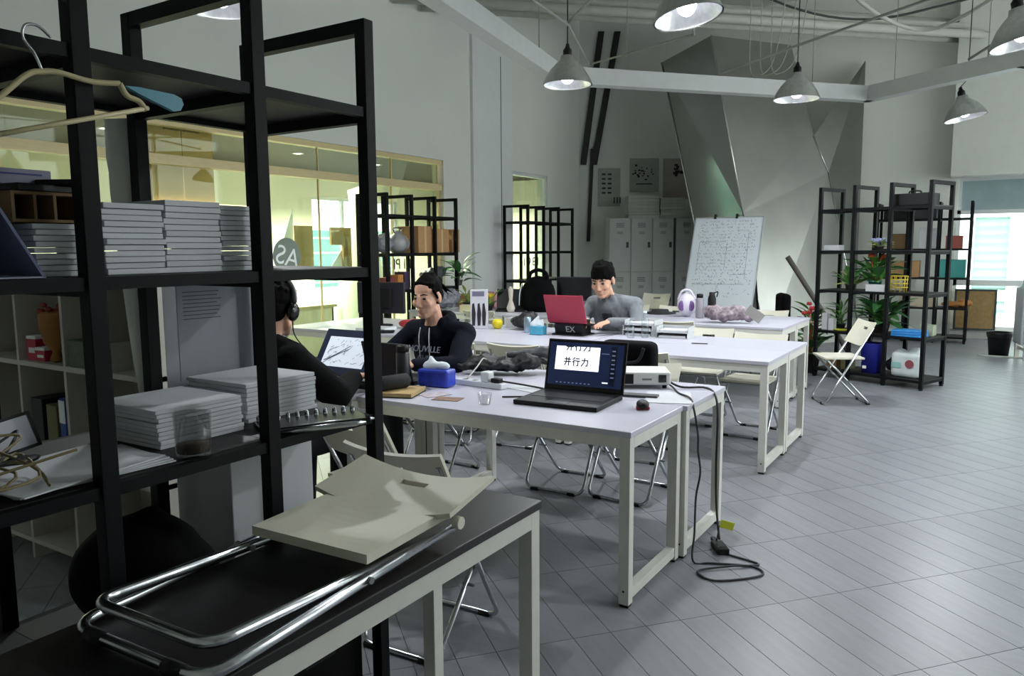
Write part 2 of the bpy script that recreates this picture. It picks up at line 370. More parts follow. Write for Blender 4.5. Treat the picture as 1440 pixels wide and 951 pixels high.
# hanging trunking
tk = thing('hanging_trunking', 'white rectangular trunking hung in bent lengths below the ceiling', 'trunking', (0, 0, 3.2))
TP = [(-2.85, 1.6), (-3.41, 4.29), (-4.0, 7.27), (-1.41, 10.23), (.12, 9.16), (2.2, 7.7)]
for (a, b) in zip(TP[:-1], TP[1:]):
    a = Vector((*a, 0)); b = Vector((*b, 0)); d = (b-a).normalized(); n = Vector((-d.y, d.x, 0))*.075
    a2 = a-d*.03; b2 = b+d*.03
    MB().prism([a2-n, b2-n, b2+n, a2+n], (0, 0, .17)).build('trunking_length', M('trunking_paint', '#c3c6c6', .5, var=.03), tk)
    for t in (.2, .8):
        c = a+(b-a)*t; MB().tube([(c.x, c.y, .17), (c.x, c.y, CZ-3.2)], .005, 6).build('hanger_rod', pg, tk)
for k, (pts, r) in enumerate((([(-2.95, 4.5, 3.32), (-3.07, 5.75, 3.3), (-3.5, 7.0, 3.28)], .012), ([(-2.3, 5.1, 3.4), (-3.07, 5.75, 3.32)], .012), ([(-3.5, 7.0, 3.28), (-2.3, 6.6, 3.3), (-1.66, 4.55, 3.3)], .009),
        ([(-2.6, 8.4, 3.35), (-1.63, 7.47, 3.3), (-.4, 6.9, 3.4)], .012), ([(-.36, 9.55, 3.42), (.2, 8.9, 3.6), (.9, 7.9, 3.6)], .014))):
    pipe('lamp_conduit', pts, r, pg, ['grey conduit running to the lamp beside the bent trunking', 'short grey conduit meeting the crossed lamp conduit at an angle', 'thin grey conduit spanning between two lamps', 'grey conduit above the lamp in front of the mirrored panels', 'grey conduit above the lamp before the white back wall'][k], 'conduit', 'lamp conduits')
cb = M('pale_cable', '#a9aaa4', .6); dk = M('dark_cable', '#2b2c2d', .6)
tag(MB().tube(smooth([(-1.6, 8.1, 4.4), (-1.35, 9.0, 4.02), (-.9, 10.0, 3.9), (-.45, 9.9, 3.95), (.2, 9.4, 4.2)]), .022, 8).build('hanging_cable', cb), 'thick pale cable sagging in a wide loop below the pipes', 'cable')
tag(MB().tube(smooth([(-3.3, 9.0, 4.9), (-2.3, 9.8, 4.35), (-1.5, 10.6, 4.25), (-.6, 11.0, 4.4), (.6, 11.2, 4.6)]), .014, 8).build('hanging_cable', dk), 'dark cable sagging across the ceiling behind the pale loop', 'cable')
for k in range(3):
    x = -2.55+.12*k; tag(MB().tube(smooth([(x, 9.2, 5.24), (x+.01, 9.2, 4.2), (x+.02, 9.2, 3.55), (x+.12, 9.2, 3.44), (x+.3, 9.15, 3.6), (x+.42, 9.1, 4.3), (x+.42, 9.1, 5.2)]), .006, 6).build('dangling_wire', cb), 'thin pale wire dangling in a loop before the mirrored panels', 'wire', 'dangling wires')
# black slanted strips and cable on the corner wall
for k, (a, b) in enumerate((((-6.323, 13.111, 5.386), (-6.583, 12.933, 3.012)), ((-6.076, 13.28, 5.387), (-6.419, 13.046, 3.011)), ((-6.443, 13.029, 3.3), (-6.50, 12.99, 1.6)))):
    a = Vector(a); b = Vector(b); o = -nn*.005; wdt = dd*(.055 if k < 2 else .03)
    tag(MB().prism([a-wdt+o, a+wdt+o, b+wdt+o, b-wdt+o], -nn*.05).build('black_wall_strip', M('matt_black_strip', '#0c0c0d', .6)),
        ['long black strip slanting down the corner wall nearest the left wall', 'long black strip slanting down the corner wall nearest the posters', 'thin dark strip continuing down below the two long black strips'][k], 'strip', 'slanted black strips')
# ---- mirrored faceted panels
def mirror(name, col, rough, bump, sc):
    m = M(name, col, rough, 1, var=.08, scale=1.5, bump=bump, bscale=sc); return m
mp = thing('mirrored_panel_wall', 'faceted mirror-polished steel panels leaning together before the back wall', 'panels', (-3, 12.5, 0))
Vp = lambda *p: Vector(p)-Vector((-3, 12.5, 0))
Btl, Btop = Vp(-4.857, 12.361, 4.513), Vp(-3.955, 12.131, 4.758)
Bl0, R0, Rm = Vp(-3.80, 12.39, 0), Vp(-2.78, 11.4, 0), Vp(-3.262, 11.705, 1.986)
Ctr, Cm, Cm2, C0 = Vp(-3.019, 13.316, 4.738), Vp(-2.579, 13.145, 3.238), Vp(-2.344, 13.212, 2.65), Vp(-1.75, 13.2, 0)
Dtr, Dbr = Vp(-2.01, 14.161, 4.526), Vp(-1.95, 13.9, 0)
def panel(tris, m):
    mb = MB(); back = Vector((0, .04, 0))
    for t in tris: mb.prism(t, back)
    mb.build('panel', m, mp)
panel([(Btl, Btop, Rm), (Btl, Rm, Bl0), (Bl0, Rm, R0)], mirror('polished_steel', '#8f918d', .18, .0, 1))
panel([(Btop, Ctr, Rm), (Ctr, Cm, Rm), (Cm, Cm2, Rm), (Cm2, C0, R0), (Cm2, R0, Rm)], mirror('wavy_polished_steel', '#a3a4a1', .36, .5, 2.2))
panel([(Cm, Dtr, Cm2), (Cm2, Dtr, Dbr), (Cm2, Dbr, C0)], mirror('satin_steel', '#8b8d89', .36, .1, 2))
eb = M('bright_steel_edge', '#d2d4d4', .25, 1)
for a, b in ((Rm, R0), (Btop, Rm), (Cm, Cm2), (Cm2, C0), (Btl, Bl0)): MB().tube([a+Vector((0, -.01, 0)), b+Vector((0, -.01, 0))], .012, 6).build('edge_trim', eb, mp)
# ---- lamps
shade_m = M('spun_aluminium', '#aeb0ae', .28, .9, var=.1, scale=30)
refl_m = M('reflector_aluminium', '#e6e8ea', .3, .85, var=.1, scale=30)
bulb_m = M('lit_bulb', '#f4f8ff', .3, emit=9)
def make_lamp(label, loc, top, tilt=(0, 0), R=.205, on=True):
    t = thing('pendant_lamp', label, 'lamp', loc, 0, 'bell shaped pendant lamps')
    T = Euler((tilt[0], tilt[1], 0)).to_matrix().to_4x4()
    prof = [(R, 0), (R*.99, .012), (R*.88, .06), (R*.70, .12), (R*.47, .17), (R*.30, .20), (R*.26, .235)]
    pin = [(r-.006, z) for r, z in prof[:-1]]
    MB().lathe(prof+[(R*.2, .236)]+[(r, z+.002) for r, z in reversed(pin)], seg=28, T=T, caps=False).build('shade', shade_m, t)
    MB().lathe([(r-.004, z+.003) for r, z in pin], seg=28, T=T, caps=False).build('reflector', refl_m, t)
    MB().lathe([(.03, .228), (.036, .24), (.036, .28), (.02, .30), (.012, .33)], seg=14, T=T).build('socket', blackp, t)
    MB().tube([(T @ Vector((0, 0, .33))), (0, 0, .4), (0, 0, top-loc[2])], .005, 6).build('cord', blackp, t)
    MB().ell((0, 0, .085), (.06, .06, .075), T=T).build('bulb', bulb_m, t)
    if on:
        ld = bpy.data.lights.new('lamp_light', 'SPOT'); ld.energy = LAMP_W; ld.spot_size = math.radians(172); ld.spot_blend = .3; ld.shadow_soft_size = .06; ld.color = (.93, .97, 1)
        lo = bpy.data.objects.new('lamp_light', ld); COL.objects.link(lo); lo.parent = t; lo.location = T @ Vector((0, 0, .01)); lo.rotation_euler = (tilt[0], tilt[1], 0)
    return t
LP = [((-1.602, 4.49, 2.82), 'bell pendant lamp hanging over the laptop and projector tables', (.0, -.18)),
      ((-3.073, 5.747, 2.82), 'bell pendant lamp hanging at the bend of the white trunking', (0, 0)),
      ((-1.626, 7.467, 2.82), 'bell pendant lamp hanging before the mirrored panels', (0, 0)),
      ((-.356, 9.554, 2.82), 'tilted bell pendant lamp hanging before the white back wall', (.0, -.2)),
      ((.075, 6.285, 2.82), 'bell pendant lamp over the open floor by the trunking', (0, -.2)),
      ((-3.645, 2.83, 2.79), 'bell pendant lamp near the black shelving rack', (0, 0)),
      ((1.1, 3.7, 2.82), 'bell pendant lamp over the bare floor beside the tables', (0, 0)), ((2.1, 8.6, 2.82), 'bell pendant lamp near the side windows', (0, 0)), ((-4.9, 8.4, 2.82), 'bell pendant lamp over the far desks', (0, 0))]  # bare floor lamp is added out of view to brighten the near floor
for loc, lb, ti in LP[:8]: make_lamp(lb, loc, CZ, ti)
# downlights behind the glass
for k, (x, y) in enumerate(((-8.2, 7.5), (-8.3, 9.2), (-8.2, 4.8), (-8.2, 11.5))):
    t = thing('downlight', 'round recessed downlight in the brown ceiling behind the glass', 'lamp', (x, y, 2.8), 0, 'downlights behind the glass')
    MB().lathe([(.05, -.005), (.08, -.005), (.08, 0), (.05, 0)], seg=16, caps=False).build('rim', winf, t); MB().cyl((0, 0, -.003), .05, .003).build('lens', M('downlight_lens', '#fff3da', .3, emit=12), t)
    ld = bpy.data.lights.new('downlight_light', 'SPOT'); ld.energy = 800; ld.spot_size = math.radians(150); ld.spot_blend = .5; ld.color = (1, .96, .84); ld.shadow_soft_size = .05
    lo = bpy.data.objects.new('downlight_light', ld); COL.objects.link(lo); lo.parent = t; lo.location = (0, 0, -.02)
# ================================================================== TABLES
def make_table(label, x0, x1, y0, y1, h=.75, leg=.046, top_m=white_lam, fr_m=white_met, group='white work tables', th=.025, name='work_table'):
    cx, cy = (x0+x1)/2, (y0+y1)/2; t = thing(name, label, 'table', (cx, cy, 0), 0, group); a, b = (x1-x0)/2, (y1-y0)/2
    MB().box(-a, a, -b, b, h-th, h, bev=.003).build('tabletop', top_m, t)
    z0 = h-th-.05; g = .006
    MB().box(-a+g+leg, a-g-leg, -b+g, -b+g+.03, z0, h-th).build('apron', fr_m, t); MB().box(-a+g+leg, a-g-leg, b-g-.03, b-g, z0, h-th).build('apron', fr_m, t)
    for s in (-1, 1):
        xa = s*(a-g-leg/2)
        MB().box(xa-leg/2, xa+leg/2, -b+g+leg, b-g-leg, z0, h-th).build('end_rail', fr_m, t)
        MB().box(xa-leg/2+.004, xa+leg/2-.004, -b+g+leg, b-g-leg, .03, .075).build('floor_stretcher', fr_m, t)
        for q in (-1, 1):
            ya = q*(b-g-leg/2)
            MB().box(xa-leg/2, xa+leg/2, ya-leg/2, ya+leg/2, .012, h-th, bev=.002).build('leg', fr_m, t)
            MB().box(xa-leg/2+.004, xa+leg/2-.004, ya-leg/2+.004, ya+leg/2-.004, 0, .012).build('foot', rubber, t)
            MB().tube([(xa, ya-leg/2-.001, .07), (xa, ya-leg/2+.002, .07)], .005, 8).build('bolt', blackp, t)
    return t
XR = -1.2
make_table('white work table carrying the laptop that shows three large characters', XR-1.5, XR, 2.79, 3.395)
make_table('white work table carrying the projector, backed against the laptop table', XR-1.5, XR+.02, 3.40, 4.0)
make_table('white work table where the person with headphones sits', XR-3.06, XR-1.53, 2.79, 3.395)
for col, (x0, x1) in enumerate(((XR-1.5, XR), (XR-3.04, XR-1.52), (XR-4.6, XR-3.06))):
    for row, (y0, y1) in enumerate(((4.99, 5.585), (5.59, 6.19))):
        make_table([['bare white table in the middle row beside the open floor', 'white table in the middle row with the white trays'], ['white table in the middle row behind the hooded person', 'white table in the middle row carrying the red laptop'], ['white table in the middle row nearest the glass partition', 'white table in the middle row carrying the black monitor']][col][row], x0, x1, y0, y1)
for col, (x0, x1) in enumerate(((-3.1, -1.6), (-4.63, -3.12), (-6.0, -4.65))):
    for row, (y0, y1) in enumerate(((7.15, 7.745), (7.75, 8.35))):
        make_table([['white table in the far row carrying the crumpled mesh bag', 'white table in the far row before the whiteboard'], ['white table in the far row carrying the black bag', 'white table in the far row before the grey lockers'], ['white table in the far row carrying yellow flowers', 'white table in the far row beside the long wall rack']][col][row], x0, x1, y0, y1)
make_table('narrow dark topped table with the folded chair lying on it', -1.517, -1.092, .15, 1.89, group=None, top_m=M('dark_laminate', '#211f20', .42, var=.08, bump=.02, spec=.3), name='dark_table')
# ================================================================== FOLDING CHAIRS
def chair_parts(t):
    r = .0105; X = .195
    tilt = Vector((0, .44, .77)).normalized()           # back frame direction (front floor -> top of back)
    f0 = Vector((0, -.20, .012)); top = f0+tilt*(.725/tilt.z)
    A = rounded([(-X, *(top)[1:]), (-X, f0.y, f0.z), (X, f0.y, f0.z), (X, *(top)[1:])], .06)
    MB().tube(A, r, 8).build('back_frame', chrome, t)
    XB = X-.022
    B = rounded([(-XB, -.175, .425), (-XB, .22, .012), (XB, .22, .012), (XB, -.175, .425)], .06)
    MB().tube(B, r, 8).build('seat_frame', chrome, t)
    MB().tube([(-XB, -.175, .422), (XB, -.175, .422)], .008, 8).build('cross_bar', chrome, t)
    MB().tube([(-X+.0, .115, .425), (X, .115, .425)], .008, 8).build('cross_bar', chrome, t)
    for s in (-1, 1):
        MB().tube([(s*(XB-.014), .012, .229), (s*(X+.013), .012, .229)], .007, 8).build('pivot', greym, t)
        for y in (-.20, .22): MB().tube([(s*.10, y, .008), (s*.15, y, .008)], .014, 8).build('foot_pad', rubber, t)
    def seat(u, v):
        x = (u-.5)*.37; y = -.205+v*.36; e = 2*abs(u-.5)
        z = .445-.012*(1-e*e)*math.sin(PI*min(1, v*1.1+.05)); return (x*(1-.04*v), y, z), (0, 0, 1)
    MB().plate(12, 10, seat, .016).build('seat', cream, t)
    dn = Vector((0, -tilt.z, tilt.y))
    def back(u, v):
        x = (u-.5)*.43; s = .565+v*.215; p = f0+tilt*((s-.012)/tilt.z); cv = .03*(1-(2*u-1)**2)
        p = Vector((x, p.y, p.z))-dn*(cv-.012); return p, dn
    MB().plate(16, 9, back, .014, lambda i, j: 6 <= i <= 9 and j == 6).build('backrest', cream, t)
    return t
chair0 = thing('folding_chair', 'cream folding chair standing open by the plant rack', 'chair')
chair_parts(chair0); chair0['group'] = 'cream folding chairs'
chair0.location = (-1.2, 7.78, 0); chair0.rotation_euler = (0, 0, math.radians(-62))
CH_G = 'cream folding chairs'
# rz 0: sitter faces -Y (towards the camera side); rz pi: faces +Y
CH = [((-1.80, 2.24), PI+.06, 'cream folding chair standing behind the dark topped table'),
      ((-2.40, 2.62), PI, 'cream folding chair between the shelving rack and the headphones person'),
      ((-2.99, 2.36), PI, 'cream folding chair the headphones person sits on'),
      ((-2.22, 4.16), .03, 'cream folding chair pushed under the projector table opposite the power strip'),
      ((-1.80, 4.2), -.05, 'cream folding chair holding the black bag behind the projector'),
      ((-3.01, 4.96), PI+.1, 'cream folding chair tucked into the middle row behind the hooded person'),
      ((-3.05, 3.93), 0, 'cream folding chair the hooded person sits on'),
      ((-2.06, 5.05), PI+.1, 'cream folding chair tucked into the middle row behind the black bag'),
      ((-2.08, 6.32), .05, 'cream folding chair pushed under the bare middle table, next to the grey jacket person'),
      ((-1.6, 6.1), -.06, 'cream folding chair pushed under the bare middle table at its outer end'),
      ((-2.85, 6.62), 0, 'cream folding chair the grey jacket person sits on'),
      ((-2.58, 7.25), PI-.1, 'cream folding chair tucked into the far row before the purple helmet'),
      ((-2.13, 8.5), -.1, 'cream folding chair behind the far row in front of the whiteboard'),
      ((-3.22, 8.6), 0, 'cream folding chair behind the far row beside the dark hat'),
      ((-3.75, 8.55), .1, 'cream folding chair behind the far row before the locker doors'),
      ((-4.36, 10.85), 0, 'cream folding chair standing alone before the grey lockers'),
      ((-4.96, 7.36), PI, 'cream folding chair tucked into the far row by the yellow flowers'),
      ((-3.55, 4.72), PI+.5, 'cream folding chair turned aside behind the hooded person'),
      ((-4.35, 4.75), PI-.2, 'cream folding chair before the middle row near the glass partition')]
for (x, y), rz, lb in CH: dup(chair0, (x, y, 0), rz, lb, CH_G)
# folded chair lying on the dark table
fc = thing('folded_chair', 'cream folding chair lying folded flat on the dark topped table', 'chair', (-1.30, 1.17, .752), math.radians(2))
X = .195
MB().tube(rounded([(-X, .34, .045), (-X, -.43, .014), (X, -.43, .014), (X, .34, .045)], .06), .012, 10).build('back_frame', chrome, fc)
MB().tube(rounded([(-X+.024, .24, .022), (-X+.024, -.30, .05), (-X+.024, -.40, .055), (X-.024, -.40, .055), (X-.024, -.30, .05), (X-.024, .24, .022)], .06), .012, 10).build('seat_frame', chrome, fc)
for s in (-1, 1): MB().tube([(s*.09, -.43, .012), (s*.14, -.43, .012)], .015, 8).build('foot_pad', rubber, fc); MB().tube([(s*(X-.04), -.02, .033), (s*(X+.016), -.02, .033)], .008, 8).build('pivot', greym, fc)
def seatf(u, v):
    e = 2*abs(u-.5); return ((u-.5)*.36, .0+v*.30, .066+.008*v-.012*(1-e*e)*math.sin(PI*v)), (0, 0, 1)
MB().plate(12, 10, seatf, .022).build('seat', cream, fc)
def backf(u, v):
    e = (2*u-1)**2; return ((u-.5)*.445, .255+v*.205+.0*e, .076+.04*v+.03*e-.014), Vector((0, -.2, 1)).normalized()
MB().plate(20, 9, backf, .014, lambda i, j: 8 <= i <= 11 and j == 6).build('backrest', cream, fc)
for s in (-1, 1): MB().tube([(s*.205, .30, .06), (s*.225, .30, .06)], .016, 10).build('end_cap', cream, fc)
# ================================================================== RACKS
SHZ = (.10, .54, .998, 1.437, 1.895)
def make_rack(label, loc, rz, n=4, pitch=.42, depth=.50, top=2.14, group='black open shelving racks', post=.038, shz=SHZ, xs=None):
    # local: long axis +x starting at x=0, front at y=0, depth towards +y
    t = thing('shelving_rack', label, 'rack', loc, rz, group); xs = xs or [i*pitch for i in range(n)]; L = xs[-1]; h = post/2
    for i in range(n):
        for y in (0, depth):
            x = xs[i]; MB().box(x-h, x+h, y-h, y+h, .02, top, bev=.002).build('post', black_met, t); MB().box(x-h*.8, x+h*.8, y-h*.8, y+h*.8, 0, .02).build('foot', rubber, t)
        x = xs[i]; MB().box(x-h*.9, x+h*.9, h, depth-h, top-post, top).build('top_bar', black_met, t)
        for z in shz: MB().box(x-h*.8, x+h*.8, h, depth-h, z-.042, z-.012).build('side_bar', black_met, t)
    for z in shz:
        for y in (0, depth): MB().box(-h+post, L+h-post, y-.012, y+.012, z-.028, z-.001).build('shelf_beam', black_met, t)
        for i in range(n-1): MB().box(xs[i]+.001 if i else -h+.001, xs[i+1]-.001 if i < n-2 else L+h-.001, .013, depth-.013, z-.012, z).build('shelf_board', black_brd, t)
    return t
make_rack('black open shelving rack stacked with white paper booklets', (-1.57, .44, 0), PI/2, 4, xs=[0, .43, .865, 1.26])
RR = math.radians(-21)
rackR = make_rack('black open shelving rack crowded with potted plants', (-1.70, 9.22, 0), RR, 4, .40, .45)
make_rack('black open shelving rack holding cardboard boxes before the glass partition', (-6.02, 6.82, 0), PI/2, 4, .45, .45)
make_rack('empty black open shelving rack before the narrow window', (-6.02, 10.0, 0), PI/2, 4, .48, .42)
make_rack('black shelving rack standing against the white back wall', (-1.6, 13.3, 0), 0, 4, .42, .45)
# ---------------------------------------------------------------- papers on the near rack
bk = {}
def booklet(loc, w_, d_, h_, rz, label, group):
    key = (w_, d_, h_)
    if key not in bk:
        bk[key] = MB().box(-d_/2, d_/2, -w_/2, w_/2, 0, h_-.0012, bev=.0012).mesh('paper_booklet', paper)
    tag(link('paper_booklet', bk[key], None, loc, rz), label, 'booklet', group)
def stack(x, y, z, w_, d_, heights, label, group, seed):
    rnd = random.Random(seed)
    for hh in heights:
        booklet((x+rnd.uniform(-.006, .003), y+rnd.uniform(-.003, .003), z), w_, d_, hh, rnd.uniform(-.012, .012), label, group); z += hh
    return z
stack(-1.715, .855, 1.438, .135, .20, [.012]*9, 'thin white booklet in the lowest stack under the camera clutter', 'booklets under the clutter', 1)
stack(-1.715, .998, 1.438, .140, .20, [.013]*12, 'white booklet in the stack behind the front post, upper shelf', 'booklets behind the front post', 2)
stack(-1.715, 1.146, 1.438, .148, .20, [.014]*12, 'white booklet in the tallest stack, between its two neighbours on the upper shelf', 'booklets in the tallest stack', 3)
stack(-1.720, 1.300, 1.438, .150, .20, [.0125]*13, 'white booklet in the upper shelf stack at the tan shutters side', 'booklets by the shutters', 4)
stack(-1.855, 1.215, .999, .25, .27, [.011]*9, 'large white booklet in the lower shelf stack beside the glass tumbler', 'large booklets by the tumbler', 5)
stack(-1.905, 1.525, .999, .26, .27, [.0125]*9, 'large white booklet in the lower shelf stack behind the ring binder', 'large booklets behind the binder', 6)
# sheet pile, front left of lower shelf
for k in range(4): tag(MB().box(-.13, .13, -.17, .17, 0, .0035, bev=.001).build('paper_sheet_pile', paper, None, (-1.735+.004*k, .89-.012*k, .9995+.0036*k), .08*(k-1)), 'loose white sheet pile lying flat on the lower shelf beside the wire tangle', 'paper', 'loose sheets')
# desk calendar
dc = thing('desk_calendar', 'blue grey tent desk calendar at the end of the upper shelf', 'calendar', (-1.66, .70, 1.438), 0)
MB().prism([(-.09, -.045, 0), (-.09, .0, .135), (-.09, .006, .135), (-.09, -.036, 0)], (.18, 0, 0)).build('front_leaf', M('calendar_grey', '#8f93a8', .7), dc)
MB().prism([(-.09, .075, 0), (-.09, .002, .135), (-.09, .008, .135), (-.09, .081, 0)], (.18, 0, 0)).build('back_leaf', M('calendar_blue', '#59617c', .7), dc)
MB().box(-.09, .09, -.04, .075, 0, .003).build('base', M('calendar_grey', ''), dc)
# clutter on the booklets
t = thing('parts_box', 'brown cardboard parts box with cut openings on the lowest booklet stack', 'box', (-1.72, .83, 1.548), .05)
brn = M('brown_card', '#6d5637', .8, var=.1)
MB().box(-.08, .08, -.075, .075, 0, .006).build('bottom', brn, t); MB().box(-.08, .08, -.075, .075, .055, .061).build('top', brn, t)
for y in (-.072, -.03, .01, .068): MB().box(-.08, .08, y-.003, y+.003, .006, .055).build('divider', brn, t)
MB().box(-.08, -.075, -.069, .065, .006, .055).build('rear', brn, t)
tag(MB().box(-.07, .07, -.085, .085, 0, .016, bev=.003).build('adapter', blackp, None, (-1.72, .85, 1.6095), .12), 'flat black adapter box on the parts box', 'adapter')
tag(MB().box(-.05, .05, -.03, .03, 0, .012, bev=.003).build('adapter', blackp, None, (-1.67, .885, 1.626), .5), 'small black adapter lying across the flat black one', 'adapter')
t = thing('grey_box', 'lavender grey cardboard box topping the clutter beside the hanger', 'box', (-1.76, .80, 1.626), .05)
MB().box(-.06, .06, -.07, .07, 0, .032, bev=.002).build('body', M('lavender_card', '#8d8ba0', .7), t); MB().box(.0601, .0615, -.05, .05, .02, .023).build('stripe', M('blue_print', '#3d4a86', .7), t)
# hanger and teal paddle
t = thing('clothes_hanger', 'beige plastic clothes hanger hooked on the rack', 'hanger', (-1.535, .785, 1.825))
hp = M('beige_plastic', '#b7ad84', .5)
MB().tube(smooth([(0, 0, 0), (0, -.012, .03), (0, -.03, .055), (0, -.025, .078), (0, -.003, .082), (0, .02, .066)]), .0028, 8).build('hook', chrome, t)
MB().tube(smooth([(0, -.20, -.125), (0, -.10, -.075), (0, -.03, -.012), (0, .0, 0), (0, .03, .004), (0, .09, -.002), (0, .15, .004)]), .0055, 8).build('shoulder', hp, t)
MB().tube(smooth([(0, .15, .004), (0, .165, -.018), (0, .19, -.025), (0, .205, -.042)]), .006, 8).build('strap_notch', hp, t)
MB().tube([(0, -.20, -.16), (0, .21, -.036)], .005, 8).build('trouser_bar', hp, t)
tag(MB().prism([(0, .0, .006), (0, .03, .008), (0, .11, .006), (0, .128, 0), (0, .132, -.012), (0, .124, -.026), (0, .108, -.03), (0, .03, -.006)], (-.012, 0, 0)).build('teal_brush_handle', M('teal_plastic', '#1e7f96', .4), None, (-1.53, .945, 1.82)), 'teal plastic brush handle wedged by the hanger tip', 'brush')
# hanging white roll, printed sheet
cl = []
for k in range(9):
    s = k/8; cl.append(((-2.133, 1.285+.05*s+.01*math.sin(5*s), 1.86-.80*s), .026+.024*math.sin(PI*min(1, s*1.1+.1))))
o = MB().tube([c[0] for c in cl], [c[1] for c in cl], 12); rnd = random.Random(3)
o.v = [(v[0]+rnd.uniform(-.004, .004), v[1]+rnd.uniform(-.004, .004), v[2]) for v in o.v]
tag(o.build('fabric_roll', M('white_fabric', '#d4d7d0', .9, var=.06, bump=.2)), 'long white fabric roll hanging behind the rack posts', 'fabric')
t = thing('printed_folder', 'clear plastic folder with a printed sheet standing behind the lower booklets', 'folder', (-2.115, 1.545, .999), 0)
MB().box(-.001, .001, -.165, .165, 0, .40).build('sleeve', M('plastic_sleeve', '#90939a', .25, var=.06, scale=4), t)
MB().box(.0015, .0025, -.12, .12, .09, .385).build('sheet', M('grey_sheet', '#8b8e96', .7), t)
ln = MB()
for k in range(8): ln.box(.0026, .0031, -.10, .02+.03*random.random(), .36-.012*k, .363-.012*k)
ln.build('print', M('print_grey', '#55575e', .8), t)
# tumbler
t = thing('glass_tumbler', 'clear glass tumbler with dark dregs on the lower shelf edge', 'tumbler', (-1.605, 1.105, .999))
MB().lathe([(.036, 0), (.040, .004), (.043, .105), (.041, .105), (.038, .012), (.0, .010)], seg=24).build('glass', GLASS('tumbler_glass', '#fbfcfc', .03, .03), t)
MB().lathe([(.037, .011), (.038, .03), (.0, .032)], seg=20).build('dregs', M('coffee_dregs', '#3a2a16', .6, var=.3, scale=60), t)
# ring binder and pens
t = thing('ring_binder', 'black spiral notebook with bright metal rings on the lower shelf', 'notebook', (-1.60, 1.48, .999), math.radians(-28))
MB().box(-.06, .06, -.15, .15, 0, .016, bev=.002).build('cover', black_gl, t)
for k in range(11): MB().tube([(-.062+.013*math.cos(a), -.135+.027*k, .016+.013*math.sin(a)) for a in [2*PI*i/12 for i in range(12)]], .0035, 6, closed=True).build('ring', chrome, t)
for k, (dx, dy) in enumerate(((.09, .02), (.115, -.03))): tag(MB().tube([(0, -.13, .0), (0, .10, 0), (0, .13, 0)], [.008, .008, .003], 10).build('metal_pen', chrome, None, (-1.60+dx*.62, 1.47+dy, 1.0075), math.radians(-28)), 'bright metal pen lying beside the spiral notebook', 'pen', 'metal pens')
# wires, frame on the left end
rnd = random.Random(11)
for k in range(7):
    c0 = Vector((-1.70, .62, 1.02)); pts = [c0+Vector((rnd.uniform(-.12, .12), rnd.uniform(-.16, .20), rnd.uniform(0, .075))) for _ in range(7)]
    tag(MB().tube(smooth(pts), .0032, 6).build('loose_wire', M('beige_wire', '#857a52', .5) if k % 3 else dk), 'loose beige wire in the tangle on the lower shelf', 'wire', 'tangled wires')
t = thing('picture_frame', 'white sheet in a black frame leaning behind the wire tangle', 'frame', (-1.97, .84, 1.0), 0)
Tf = Matrix.Rotation(math.radians(-18), 4, 'Y') @ Matrix.Rotation(math.radians(8), 4, 'X')
MB().box(-.006, .006, -.10, .10, .0, .008, Tf).build('frame', blackp, t); MB().box(-.006, .006, .092, .10, .008, .09, Tf).build('frame', blackp, t); MB().box(-.006, .006, -.10, .092, .082, .09, Tf).build('frame', blackp, t)
MB().box(.0, .004, -.10, .092, .008, .082, Tf).build('sheet', M('bright_sheet', '#d5d8e2', .7), t)
tag(lumpy(remesh(MB().ell((0, 0, .06), (.07, .08, .06)).ell((.02, .05, .05), (.05, .06, .05)).build('plastic_bag', M('clear_bag', '#6d7076', .2, var=.3, bump=.9, bscale=25), None, (-1.93, .66, .999)), .015, 1), 0.05, 0.04), 'crumpled shiny plastic bag behind the wire tangle', 'bag')
# white panel and dark bag below the rack, white carton on bottom shelf
t = thing('white_carton', 'tall white carton standing on the rack shelf under the booklets', 'box', (-1.95, 1.53, .541), 0)
MB().box(-.14, .12, -.155, .155, 0, .405, bev=.003).build('body', M('white_carton_card', '#b9bbbe', .6, var=.03), t); MB().box(.1205, .122, -.155, .155, .37, .373).build('flap_line', greym, t)
tag(remesh(MB().ell((0, 0, .13), (.16, .17, .14)).ell((.02, .08, .09), (.13, .12, .10)).cap((0, 0, .26), (0, .05, .27), .02, .02).build('black_rucksack', M('black_nylon', '#050507', .8, bump=.2, bscale=120, spec=.1), None, (-1.84, 1.09, .541)), .02, 4), 'rounded black rucksack on the rack shelf below the sheets', 'rucksack')
for k, y in enumerate((.655, 1.07, 1.49)):  # added black crates that stand in for the shadow under the rack
    t = thing('black_crate', ['black storage crate on the bottom rack shelf at the calendar end', 'black storage crate on the bottom rack shelf below the rucksack', 'black storage crate on the bottom rack shelf below the white carton'][k], 'crate', (-1.82, y, .101))
    MB().box(-.2, .2, -.18, .18, 0, .30, bev=.006).build('body', M('crate_black', '#0b0a0b', .7, spec=.15), t); MB().box(-.21, .21, -.185, .185, .30, .33, bev=.004).build('lid', M('crate_black', ''), t); MB().box(.2, .206, -.06, .06, .18, .22).build('handle', blackp, t)
# ---------------------------------------------------------------- white cabinet at the left
t = thing('open_cabinet', 'white open cabinet with small goods behind the near rack', 'cabinet', (-3.55, 1.78, 0))
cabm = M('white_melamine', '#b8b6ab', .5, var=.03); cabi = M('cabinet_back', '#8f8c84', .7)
for z in (.08, .50, .955, 1.42): MB().box(-.75, .70, 0, .32, z, z+.022).build('shelf', cabm, t)
for x in (-.75, -.36, .05, .68): MB().box(x, x+.02, 0.002, .32, 0, 1.442).build('upright', cabm, t)
MB().box(-.75, .70, .31, .32, .1, 1.43).build('back_panel', cabi, t)
MB().box(.40, .42, -.0, .1, .977, 1.10).build('ledge', cabm, t)
